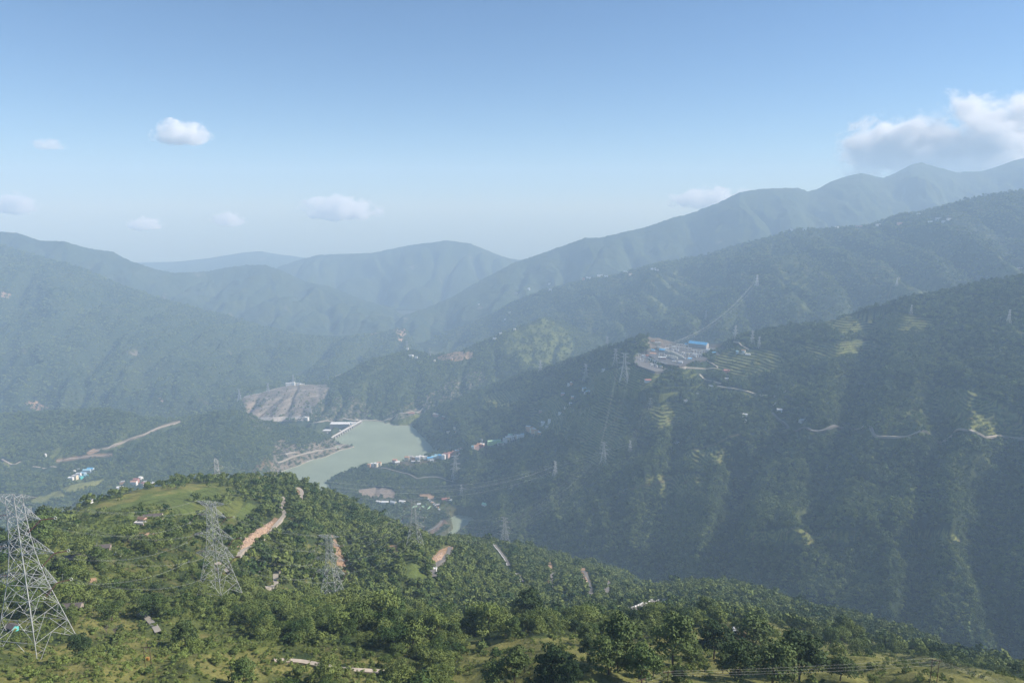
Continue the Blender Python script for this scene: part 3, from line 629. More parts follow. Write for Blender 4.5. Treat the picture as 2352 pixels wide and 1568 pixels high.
def leaf_cloud(lobes, n, size, flat=.5, seed=0, core=.75):
    """leaf clumps spread through ellipsoid lobes [(cx,cy,cz,rx,ry,rz)]"""
    r = np.random.default_rng(seed); V = []; 
    vol = np.array([(l[3]*l[4]*l[5])**(2/3) for l in lobes]); cnt = np.maximum(3, (n*vol/vol.sum()).astype(int))
    P = []; Nn = []
    for l, c in zip(lobes, cnt):
        d = r.normal(size=(c, 3)); d /= np.linalg.norm(d, axis=1)[:, None]; d[:, 2] = np.where(d[:, 2] < -.35, -d[:, 2]*.6, d[:, 2])
        rad = core + (1.05-core)*r.random(c)**.6
        P.append(np.array(l[:3]) + d*rad[:, None]*np.array(l[3:])); Nn.append(d/np.array(l[3:]))
    P = np.concatenate(P); Nn = np.concatenate(Nn); Nn /= np.linalg.norm(Nn, axis=1)[:, None]
    Nn = Nn + r.normal(size=Nn.shape)*flat; Nn /= np.linalg.norm(Nn, axis=1)[:, None]
    a = np.cross(Nn, r.normal(size=Nn.shape)); a /= np.linalg.norm(a, axis=1)[:, None]; b = np.cross(Nn, a)
    k = len(P); s1 = size*(.6+.8*r.random(k))[:, None]; s2 = size*(.5+.6*r.random(k))[:, None]
    j = lambda: 1+.35*r.normal(size=(k, 1))
    Q = np.stack([P-a*s1*j()-b*s2*.4, P+b*s2*j()-a*s1*.2, P+a*s1*j()+b*s2*.3, P-b*s2*j()+a*s1*.2], 1).reshape(-1, 3)
    return Q, np.arange(4*k).reshape(-1, 4)

def broad_lobes(seed, n=8, w=1.0, low=.30):
    r = random.Random(seed); L = [(0, 0, .62, .30*w, .30*w, .30)]
    for k in range(n):
        a = 2*math.pi*k/n + r.uniform(-.5, .5); rr = r.uniform(.16, .34)*w; z = r.uniform(low, .82)
        q = r.uniform(.13, .24); rr *= 1.15 - .6*max(0, z-.5); L.append((rr*math.cos(a), rr*math.sin(a), z, q*w, q*w, q*.85))
    return L
def pine_lobes(seed, n=10):
    r = random.Random(seed); L = []
    for k in range(n):
        t = k/(n-1); z = .36 + .56*t; env = .36*math.sqrt(max(.02, 1-((z-.52)/.46)**2)) + .03
        a = k*2.4 + r.uniform(-.4, .4); q = r.uniform(.12, .17)
        L.append((env*.75*math.cos(a), env*.75*math.sin(a), z, q*1.25, q*1.25, q*.9))
    L.append((0, 0, .62, .20, .20, .28)); L.append((0, 0, .86, .14, .14, .13)); return L

def limb_mesh(name, lobes, mat, h0, r0, seed, top=.75):
    r = random.Random(seed); m = MB(); n = 6
    pts = [Vector((0, 0, -.12))]; 
    for k in range(1, n+1): pts.append(Vector((r.uniform(-.012, .012)*k, r.uniform(-.012, .012)*k, top*k/n)))
    for k in range(n): m.bar(pts[k], pts[k+1], r0*(1-.8*k/n), 0, 6, r0*(1-.8*(k+1)/n))
    for l in lobes[:12]:
        c = Vector(l[:3]); base = pts[max(2, min(n-1, int((c.z-.2)/top*n)))]
        m.bar(base, base.lerp(c, .9), r0*.35, 0, 4, r0*.08)
    return m.mesh(name, [mat])

TREES = {}
for k in range(6):
    lb = broad_lobes(100+k, 8+k % 4, w=1.0+.12*(k % 3), low=.24+.04*(k % 3)); Q, Fq = leaf_cloud(lb, 1900, .026, .55, k, .7)
    TREES['b%d' % k] = (np_mesh('crown', Q, Fq, [m_leaf]), limb_mesh('trunk', lb, m_bark, 0, .028, k, .6))
for k in range(4):
    lb = pine_lobes(200+k, 11+k); Q, Fq = leaf_cloud(lb, 3200, .024, .6, 50+k, .6)
    TREES['p%d' % k] = (np_mesh('crown', Q, Fq, [m_needle]), limb_mesh('trunk', lb, m_pbark, 0, .022, k, .88))
# bare tree
bm_ = MB(); rr_ = random.Random(5)
def twig(p, d, l, r, dep):
    q = p + d*l; bm_.bar(p, q, r, 0, 4, r*.6)
    if dep:
        for _ in range(3): twig(p.lerp(q, rr_.uniform(.6, 1)), (d + Vector((rr_.uniform(-.8,.8), rr_.uniform(-.8,.8), rr_.uniform(-.1,.6)))).normalized(), l*.68, r*.55, dep-1)
twig(Vector((0,0,-.08)), Vector((0,0,1)), .38, .022, 4)
DEAD = bm_.mesh('bare_branches', [m_dead])

# meshes for the forest mass
vcol = bpy.data.collections.new('forest_kinds')
def variant(nm, lobes, n, size, mat, seed, trunk=None, core=.75, flat=.5):
    Q, Fq = leaf_cloud(lobes, n, size, flat, seed, core)
    if trunk:
        b = len(Q); m = MB(); m.bar((0,0,-.1), (0,0,.55), trunk, 0, 3, trunk*.5); Q = np.concatenate([Q, np.array(m.V)])
        Fq = np.concatenate([Fq, np.array([f for f in m.F if len(f) == 4])+b])
    me = np_mesh(nm, Q, Fq, [mat]); o = bpy.data.objects.new(nm, me); vcol.objects.link(o)
for k in range(4): variant('a%d_broad' % k, broad_lobes(300+k, 7, 1.1, .2), 620, .046, m_leaf_i, k, .02)                      # 0-3 near
for k in range(2): variant('b%d_pine' % k, pine_lobes(310+k, 10), 520, .044, m_needle_i, k, .018, .5)                            # 4-5 near
for k in range(4): variant('c%d_broad' % k, broad_lobes(320+k, 5, 1.15, .2), 190, .085, m_leaf_i, k)                            # 6-9 middle
for k in range(3): variant('d%d_pine' % k, pine_lobes(330+k, 7), 150, .085, m_needle_i, k, None, .5)                             # 10-12 middle
for k in range(3): variant('e%d_broad' % k, broad_lobes(340+k, 4, 1.25, .25), 60, .17, m_leaf_i, k, None, .7, .35)               # 13-15 far
for k in range(2): variant('f%d_pine' % k, pine_lobes(350+k, 4), 46, .15, m_needle_i, k, None, .5, .35)                          # 16-17 far

def forest_object(name, pts, label, cat='forest'):
    """one object of instanced trees; pts rows: x y z height rot variant tint"""
    me = bpy.data.meshes.new(name); me.vertices.add(len(pts)); me.vertices.foreach_set('co', pts[:, :3].astype(np.float32).ravel())
    for an, ty, c in (('sc', 'FLOAT', 3), ('rot', 'FLOAT', 4), ('tint', 'FLOAT', 6)):
        a = me.attributes.new(an, ty, 'POINT'); a.data.foreach_set('value', pts[:, c].astype(np.float32))
    a = me.attributes.new('vi', 'INT', 'POINT'); a.data.foreach_set('value', pts[:, 5].astype(np.int32)); me.update()
    o = mesh_obj(name, me); o.modifiers.new('trees', 'NODES').node_group = GN; return tag(o, label, cat, None, 'stuff')
GN = bpy.data.node_groups.new('scatter', 'GeometryNodeTree')
GN.interface.new_socket('Geometry', in_out='INPUT', socket_type='NodeSocketGeometry'); GN.interface.new_socket('Geometry', in_out='OUTPUT', socket_type='NodeSocketGeometry')
g = GN.nodes; gi = g.new('NodeGroupInput'); go = g.new('NodeGroupOutput'); ip = g.new('GeometryNodeInstanceOnPoints'); ci = g.new('GeometryNodeCollectionInfo')
ci.inputs['Collection'].default_value = vcol; ci.inputs['Separate Children'].default_value = True; ci.inputs['Reset Children'].default_value = True
def named(n, ty):
    a = g.new('GeometryNodeInputNamedAttribute'); a.data_type = ty; a.inputs['Name'].default_value = n; return a.outputs['Attribute']
lk = GN.links.new
lk(gi.outputs[0], ip.inputs['Points']); lk(ci.outputs[0], ip.inputs['Instance']); ip.inputs['Pick Instance'].default_value = True
lk(named('vi', 'INT'), ip.inputs['Instance Index'])
cxyz = g.new('ShaderNodeCombineXYZ'); lk(named('rot', 'FLOAT'), cxyz.inputs['Z']); lk(cxyz.outputs[0], ip.inputs['Rotation'])
s3 = g.new('ShaderNodeCombineXYZ'); sa = named('sc', 'FLOAT'); [lk(sa, s3.inputs[k]) for k in 'XYZ']; lk(s3.outputs[0], ip.inputs['Scale']); lk(ip.outputs[0], go.inputs[0])

def scatter(nm, spacing, hmean, hvar, pine, lod, maxn, ymin=0, ymax=1e9, dens=None, dt=0.0):
    s = HILLS[nm]; X, Y, Z = s.X, s.Y, s.Z
    ax = X[1:, :-1]-X[:-1, :-1]; ay = Y[1:, :-1]-Y[:-1, :-1]; bx = X[:-1, 1:]-X[:-1, :-1]; by = Y[:-1, 1:]-Y[:-1, :-1]
    area = np.abs(ax*by-ay*bx); D = (s.den if dens is None else dens)[:-1, :-1]
    ok = (s.T[:-1, :-1] < 1.03) & (s.px[:-1, :-1] > -50) & (s.px[:-1, :-1] < 2400) & (s.py[:-1, :-1] < 1640) & (Y[:-1, :-1] > ymin) & (Y[:-1, :-1] < ymax) & ((Z[:-1, :-1] > 1) | (nm == 'left_mountain'))
    hid = hidden(s.px[:-1, :-1], s.py[:-1, :-1], Y[:-1, :-1], hmean*1.3*F/Y[:-1, :-1])
    wgt = np.where(ok & ~hid, area*D, 0).ravel(); n = int(min(maxn, wgt.sum()/spacing**2)); 
    k = rng.choice(wgt.size, n, p=wgt/wgt.sum()); r_, c_ = np.divmod(k, D.shape[1]); u, v = rng.random(n), rng.random(n)
    x = X[r_, c_] + u*ax[r_, c_] + v*bx[r_, c_]; y = Y[r_, c_] + u*ay[r_, c_] + v*by[r_, c_]
    z = Z[r_, c_]*(1-u)*(1-v) + Z[r_+1, c_]*u*(1-v) + Z[r_, c_+1]*(1-u)*v + Z[r_+1, c_+1]*u*v
    h = hmean*np.exp(hvar*rng.normal(size=n)); isp = rng.random(n) < np.clip(pine + .5*fbm(x/170, y/170, 2, 14.0), 0, 1)
    tint = np.clip(.45 + dt + .42*fbm(x/60, y/60, 3, 15.5) + .5*fbm(x/260, y/260, 3, 25.5) + .22*rng.normal(size=n), 0, 1)
    if lod == 0: vi = np.where(isp, 4+rng.integers(0, 2, n), rng.integers(0, 4, n))
    elif lod == 1: vi = np.where(isp, 10+rng.integers(0, 3, n), 6+rng.integers(0, 4, n))
    else: vi = np.where(isp, 16+rng.integers(0, 2, n), 13+rng.integers(0, 3, n))
    h = h*np.where(isp, 1.15, 1.0)
    print(nm, lod, n, 'wanted', int(wgt.sum()/spacing**2), 'full area', int(wgt.sum()))
    return np.stack([x, y, z-.04*h, h, rng.random(n)*6.283, vi, tint], 1)

near = scatter('near_hillside', 4.6, 5.4, .40, .05, 0, 14000, 150, 480)
mid = scatter('near_hillside', 5.6, 6.2, .34, .04, 1, 42000, 480, 1500)
for ppx in (1532, 1471, 2140, 341, 2128, 2152):
    q = pix(near[:, 0], near[:, 1], near[:, 2]); near = near[~((np.abs(q[0]-ppx) < 22) & (q[1] > (1480 if ppx == 341 else 1535)) & (q[1] < 1700))]
q = pix(near[:, 0], near[:, 1], near[:, 2]); near = near[~((q[0] > 1060) & (q[1] > 1462+.09*np.maximum(q[0]-1700, 0)) & (near[:, 1] < 420) & (rng.random(len(near)) < .86))]
# shrubs and tall weeds between the near trees
gr = HILLS['near_hillside']; dn = np.clip(1.05-gr.den*.5, 0, 1)*(1-(np.abs(gr.C[..., 0]-SOIL[0]*.85) < .03))*sstep(-.15, .35, fbm(gr.X/14, gr.Y/14, 3, 21.0)+.3*sstep(1150, 900, gr.px))
shr = scatter('near_hillside', 1.9, 1.05, .5, 0, 1, 27000, 150, 620, dn); q = pix(shr[:, 0], shr[:, 1], shr[:, 2]); shr = shr[~((q[0] > 1060) & (q[1] > 1470) & (rng.random(len(shr)) < .15))]; shr[:, 6] = np.clip(shr[:, 6]+.25, 0, 1); shr[:, 2] -= .12*shr[:, 3]
# ---------------------------------------------------------------- individual trees: the ones that show largest
HAND = [ # pines standing on the near slope: base x, base y, top y (photo pixels), width factor
 (1545,1527,1422,1.05),(1640,1512,1437,1.2),(1729,1502,1420,1.2),(1697,1566,1478,1.0),(1775,1575,1480,1.15),(1836,1565,1458,1.1),(1473,1572,1484,1.0),(1397,1545,1468,1.1),(1419,1542,1426,.95),
 (1349,1516,1468,.9),(1269,1568,1484,1.0),(1182,1568,1492,1.0),(1135,1578,1522,1.1),(1177,1465,1418,.8),(105,1249,1172,1.1),(86,1262,1190,1.1),(1500,1552,1500,1.0),(1590,1530,1480,1.0),(1250,1580,1530,1.0),(1345,1480,1436,.9),
 (1930,1562,1508,1.2),(1880,1540,1500,1.1),(1660,1545,1500,.9),(1200,1540,1500,.9),(1310,1570,1520,1.0),(1560,1575,1530,.9),(560,1580,1520,1.0)]
WORDN = ['first','second','third','fourth','fifth','sixth','seventh','eighth','ninth','tenth','eleventh','twelfth','thirteenth','fourteenth','fifteenth','sixteenth','seventeenth','eighteenth','nineteenth','twentieth',
 'twenty-first','twenty-second','twenty-third','twenty-fourth','twenty-fifth','twenty-sixth','twenty-seventh','twenty-eighth','twenty-ninth','thirtieth','thirty-first','thirty-second','thirty-third','thirty-fourth','thirty-fifth','thirty-sixth','thirty-seventh','thirty-eighth','thirty-ninth','fortieth']
def topz(x, y, z, py):
    """height above z whose picture row is py"""
    lo, hi = 0.0, 400.0
    for _ in range(40):
        m_ = (lo+hi)/2
        if pix(x, y, z+m_)[1] > py: lo = m_
        else: hi = m_
    return (lo+hi)/2

spec = []    # x y z height kind rot widthfactor
for bx, by, ty, wf in HAND:
    x, y, z = pick(bx, by, 'near_hillside'); spec.append((x, y, z, max(3.5, topz(x, y, z, ty)), 'p%d' % rng.integers(0, 4), rng.random()*6.28, wf))
dead_spec = [(1205,1545,1490,1.0),(265,1462,1430,1.2),(245,1455,1428,1.0),(335,1500,1478,1.0)]
app = near[:, 3]/near[:, 1]
order = np.argsort(-app); keep = np.ones(len(near), bool); nn = 0
for k in order:
    if nn >= 268: break
    x, y, z, h = near[k, :4]; px, py = pix(x, y, z)
    if px < -10 or px > 2362 or py > 1600: keep[k] = keep[k]; continue
    if px > 1080 and py > 1505 and rng.random() < .0: continue
    if any((x-s_[0])**2+(y-s_[1])**2 < 9 for s_ in spec[:27]): keep[k] = False; continue
    spec.append((x, y, z+.04*h, h, ('p%d' if near[k, 5] > 3 else 'b%d') % (rng.integers(0, 4) if near[k, 5] > 3 else rng.integers(0, 6)), near[k, 4], 1.0)); keep[k] = False; nn += 1
near = near[keep]

ZONES = [(0,330,'in the scrub at the foot of the nearest pylon','trees round the nearest pylon'),(330,640,'on the grassy slope left of the bottom middle','trees on the left grassy slope'),
 (640,960,'beside the dirt track at the bottom','trees by the dirt track'),(960,1250,'in the bottom middle of the slope','trees in the bottom middle'),(1250,1560,'among the pines left of the leaning pole','trees among the pines'),
 (1560,1900,'below the golden grass knoll','trees below the grass knoll'),(1900,2400,'near the double pole at the right','trees near the double pole')]
info = []
for t_ in spec:
    px, py = pix(*t_[:3]); zi = next((i for i, z_ in enumerate(ZONES) if px < z_[1]), 6)
    row = 'front' if py > 1535 else ('second' if py > 1480 else 'back'); info.append([zi, row, t_[4][0], float(px)])
cnt = {}
for i in sorted(range(len(spec)), key=lambda i: info[i][3]):
    key = tuple(info[i][:3]); cnt[key] = cnt.get(key, 0)+1; info[i].append(cnt[key])
for t_, (zi, row, sp, px, k) in zip(spec, info):
    x, y, z, h, kd, rot, wf = t_
    size = 'tall' if h > 8 else ('middling' if h > 5.5 else 'small')
    kindw = 'pine' if sp == 'p' else 'broadleaf tree'
    lab = '%s green %s %s, %s of the %s %s there' % (size, kindw, ZONES[zi][2], WORDN[min(k, 40)-1] + ' from the left', row, 'row')
    if len(lab.split()) > 16:
        lab = '%s %s %s, %s from left, %s row' % (size, kindw, ZONES[zi][2].replace(' of the bottom middle', '').replace('at the foot of the nearest pylon', 'by the nearest pylon'), WORDN[min(k, 40)-1], row)
    e = empty('pine_tree' if sp == 'p' else 'broadleaf_tree', (x, y, z-.15), lab, 'tree', ZONES[zi][3], rot, h)
    if wf != 1.0: e.scale = (h*wf, h*wf, h)
    cme, tme = TREES[kd]; c_ = mesh_obj('crown', cme, None, e); tr = mesh_obj('trunk', tme, None, e)
for bx, by, ty, wf in dead_spec:
    x, y, z = pick(bx, by, 'near_hillside'); h = topz(x, y, z, ty)*1.1
    lab = {1205: 'bare forked pale tree standing against dark bushes in the bottom middle', 265: 'leafless grey tree on the scrubby slope right of the nearest pylon', 245: 'thin leafless grey tree beside the larger bare one', 335: 'small bare white-stemmed tree above the pole transformer'}[bx]
    o = mesh_obj('bare_tree', DEAD); o.location = (x, y, z); o.scale = (h, h, h); tag(o, lab, 'tree')

forest_object('woodland', np.concatenate([near, mid]), 'mixed green woodland covering the near hillside')
forest_object('undergrowth', shr, 'low shrubs and tall weeds between the near trees', 'undergrowth')
forest_object('pine_forest', scatter('right_hillside', 6.4, 9.5, .30, .5, 1, 60000, dt=.06), 'dark pine forest on the great right hand slope')
forest_object('spur_woodland', scatter('village_spur', 6.5, 8.0, .28, .4, 1, 9000), 'dark woodland on the spur below the lakeside village')
forest_object('scrub_woodland', scatter('left_hills', 8.0, 8.0, .28, .1, 1, 16000), 'scrub woodland on the low hills left of the reservoir')
forest_object('rocky_hill_woodland', scatter('middle_hill', 10, 8.5, .28, .1, 2, 9000), 'thin woodland on the hill behind the dam')
forest_object('mountain_forest', scatter('terraced_mountain', 12, 10.0, .28, .3, 2, 26000), 'hazy forest on the terraced mountain')
forest_object('left_mountain_forest', scatter('left_mountain', 13.5, 11.0, .28, .2, 2, 22000), 'hazy forest on the big left mountain')

# ---------------------------------------------------------------- roads
m_dirt = plain('dirt_road', (.36,.31,.25), .95, .2, .4); m_tar = plain('worn_tarmac', (.17,.155,.14), .9, .2, .5); m_pale = plain('pale_concrete_road', (.36,.32,.26), .9, .15, .3)
m_white = plain('whitewash', (.78,.77,.74), .7, .08, .8); m_black = plain('black_paint_and_tunnel_dark', (.04,.04,.04), .7, .1)
def curve_pts(P, step):
    P = np.array(P, float); L = [0]; 
    for a, b in zip(P[:-1], P[1:]): L.append(L[-1]+np.hypot(*(b-a)[:2]))
    L = np.array(L); n = max(3, int(L[-1]/step)); tt = np.linspace(0, L[-1], n)
    Q = np.stack([np.interp(tt, L, P[:, k]) for k in range(3)], 1)
    for _ in range(3): Q[1:-1] = (Q[:-2]+2*Q[1:-1]+Q[2:])/4
    return Q
def ground_nm(x, y, nm):
    z = HILLS[nm].h(x, y); return ground(x, y) if z is None else z
def road(pl, width, mat, label, nm, hill, lift=.5, name='road', kind='structure', cat=None):
    P = [pick(a, b, hill) for a, b in pl]; Q = curve_pts(P, max(3.0, width*.8)); 
    V = []; Fq = []; n = len(Q); ctr = []
    for i in range(n):
        d = Q[min(i+1, n-1)] - Q[max(i-1, 0)]; d = d[:2]/np.hypot(*d[:2]); nx, ny = -d[1], d[0]
        x, y = Q[i][:2]; zs = [ground_nm(x+nx*s*width/2, y+ny*s*width/2, hill) for s in (-1, 0, 1)]; ctr.append((x, y, max(zs), nx, ny))
    zz = np.array([c[2] for c in ctr]); 
    for _ in range(4): zz[1:-1] = np.maximum(zz[1:-1]*.0 + (zz[:-2]+2*zz[1:-1]+zz[2:])/4, 0)
    for (x, y, _z, nx, ny), z in zip(ctr, zz):
        z += lift
        V += [(x-nx*width/2, y-ny*width/2, z-6), (x-nx*width/2, y-ny*width/2, z), (x+nx*width/2, y+ny*width/2, z), (x+nx*width/2, y+ny*width/2, z-6)]
    for i in range(n-1):
        b = 4*i; Fq += [(b+k, b+k+1, b+k+5, b+k+4) for k in range(3)]
    me = np_mesh(nm, V, Fq, [mat]); tag(mesh_obj(nm, me), label, cat, None, kind)
    return [(c[0], c[1], z+lift, c[3], c[4]) for c, z in zip(ctr, zz)]
H_ = 'near_hillside'
road([(545,1283),(566,1262),(590,1247),(612,1230),(630,1212),(644,1196),(654,1181),(651,1174),(644,1168),(647,1160),(654,1151),(648,1143)], 4.2, m_dirt, 'dirt road climbing past the long orange road cut', 'dirt_road', H_)
road([(690,1145),(694,1133),(688,1125),(680,1121)], 5, m_dirt, 'bend of dirt road near the crest', 'dirt_road', H_)
road([(607,1349),(626,1355),(635,1339),(632,1324),(641,1308),(634,1300),(624,1297)], 4.0, m_pale, 'curling pale dirt road below the road cut', 'dirt_road', H_)
road([(580,1302),(587,1311),(594,1318)], 3.5, m_pale, 'short piece of pale road between bushes', 'dirt_road', H_)
road([(498,1296),(512,1306),(520,1318)], 4, m_dirt, 'piece of dirt road behind the second pylon', 'dirt_road', H_)
road([(322,1408),(335,1416),(346,1428),(356,1440),(364,1455)], 2.6, m_pale, 'pale footpath below the terraced meadow', 'path', H_)
road([(630,1520),(650,1518),(683,1520),(720,1527),(751,1532),(790,1538),(836,1543),(884,1547)], 2.0, m_dirt, 'dirt track along the bottom of the slope', 'path', H_)
road([(1034,1258),(1031,1270),(1022,1281),(1010,1294),(998,1304),(994,1314),(997,1328)], 6, m_tar, 'tarmac road rounding the spur behind the fourth pylon', 'road', H_)
w8 = road([(1136,1252),(1150,1270),(1162,1287),(1168,1300)], 6, m_tar, 'tarmac road on the spur behind a white parapet', 'road', H_)
w8b = road([(1186,1317),(1195,1325),(1199,1338)], 6, m_tar, 'short stretch of road with a white kerb wall', 'road', H_)
road([(1269,1317),(1266,1333),(1266,1350)], 5, m_tar, 'road falling through the trees right of the white parapets', 'road', H_)
road([(1338,1310),(1347,1322),(1352,1335),(1358,1364)], 6, m_tar, 'road falling steeply through the forest on the spur', 'road', H_)
road([(1396,1337),(1393,1350),(1393,1364)], 7, m_tar, 'rightmost piece of road on the spur', 'road', H_)
w12 = road([(1430,1406),(1455,1400),(1475,1393),(1495,1386),(1513,1381),(1529,1382)], 7, m_tar, 'road bend with black and white parapet on the near ridge', 'road', H_)
B_ = 'right_hillside'
road([(1607,860),(1615,870),(1636,876),(1657,882)], 8, m_pale, 'pale road below the switchyard', 'road', B_, 1)
road([(1648,887),(1677,892),(1702,897),(1735,904),(1765,908),(1782,911)], 10, m_pale, 'long pale road slanting right below the switchyard', 'road', B_, 1.2)
road([(1604,822),(1617,828),(1640,837),(1650,845),(1620,846),(1567,844)], 6, m_pale, 'hairpin road right of the switchyard', 'road', B_, 1)
road([(1562,843),(1572,849),(1580,858)], 7, m_pale, 'short road under the retaining wall', 'road', B_, 1)
road([(1774,950),(1802,971),(1840,987),(1862,991),(1902,986),(1937,984)], 10, m_tar, 'contour road across the pine slope, left part', 'road', B_, 1.2)
road([(1965,989),(2010,1003),(2040,1006),(2070,1004),(2103,997),(2128,994),(2190,994),(2235,997),(2303,1003),(2352,1006)], 8.5, m_dirt, 'contour road across the pine slope, right part', 'road', B_, 1.2)
road([(1686,785),(1705,795),(1720,803)], 6, m_dirt, 'track on the crest beside the far pylons', 'road', B_, 1)
V_ = 'village_spur'
road([(853,1074),(884,1075),(914,1083),(939,1089),(959,1100),(981,1095),(1004,1095),(1026,1103),(1054,1106)], 7, m_tar, 'hill road winding below the village', 'road', V_, 1.5)
road([(971,1233),(980,1222),(994,1214),(1008,1205),(1015,1195)], 9, m_tar, 'riverside road with white parapet below the settlement', 'road', V_, 1)
road([(985,1146),(997,1155),(1005,1164),(1010,1172)], 8, m_tar, 'settlement road lined with parked lorries', 'road', V_, 1)
E_ = 'left_hills'
road([(412,968),(370,980),(330,998),(290,1012),(250,1028),(205,1037)], 6, m_dirt, 'straight dirt road slanting up the left hill', 'dirt_road', E_, 1)
road([(130,1058),(170,1052),(215,1046),(255,1044)], 6, m_dirt, 'level dirt road below the slanting one', 'dirt_road', E_, 1)
road([(5,1055),(20,1063),(35,1066),(47,1060)], 7, m_dirt, 'bend of dirt road at the left edge', 'dirt_road', E_, 1)
road([(75,1072),(100,1077),(130,1072)], 7, m_dirt, 'bend of dirt road above the blue roofed houses', 'dirt_road', E_, 1)
road([(637,1064),(662,1054),(695,1045),(732,1033),(762,1030),(792,1020)], 9, m_pale, 'shore road along the rocky bank of the reservoir', 'road', E_, 1.5)
road([(653,1046),(662,1041),(680,1040)], 12, m_pale, 'upper bench road at the tunnel mouth', 'road', E_, 1.5)
D_ = 'middle_hill'
road([(708,977),(731,970),(756,967),(806,965),(831,967),(843,968),(862,970),(881,967),(900,961),(934,950),(971,937)], 10, m_pale, 'road following the far shore past the dam', 'road', D_, 2)
road([(753,853),(765,852),(783,850)], 12, m_pale, 'bare levelled bench on the crest of the middle hill', 'road', D_, 2)
road([(560,893),(640,885),(720,884)], 8, m_pale, 'bench road across the top of the rock cut', 'road', D_, 2)

def wall_along(pts, side, hgt, label, dashed=0, off=.4):
    m = MB(); n = len(pts)
    for i in range(n-1):
        a, b = pts[i], pts[i+1]
        for q in range(2):
            t0, t1 = q/2, q/2+.5; p = [a[k]*(1-t0)+b[k]*t0 for k in range(5)]; r = [a[k]*(1-t1)+b[k]*t1 for k in range(5)]
            d = math.hypot(r[0]-p[0], r[1]-p[1]); an = math.atan2(r[1]-p[1], r[0]-p[0])
            cx, cy_, cz = [(p[k]+r[k])/2 for k in range(3)]; cx += side*a[3]*off*6; cy_ += side*a[4]*off*6
            m.box((cx, cy_, cz+hgt/2-.3), (d*(.98 if not dashed else .7), .6, hgt), an, (1 if dashed and (2*i+q) % dashed == 0 else 0))
    return m
m = wall_along(w8, -1, 1.5, ''); tag(m.build('parapet', [m_white, m_black]), 'long white parapet on the outer edge of the spur road', 'parapet')
m = wall_along(w8b, -1, 1.5, ''); tag(m.build('parapet', [m_white, m_black]), 'short white parapet right of the long one', 'parapet')
m = wall_along(w12, 1, 1.5, '', 3); tag(m.build('parapet', [m_white, m_black]), 'black and white striped parapet round the near ridge bend', 'parapet')
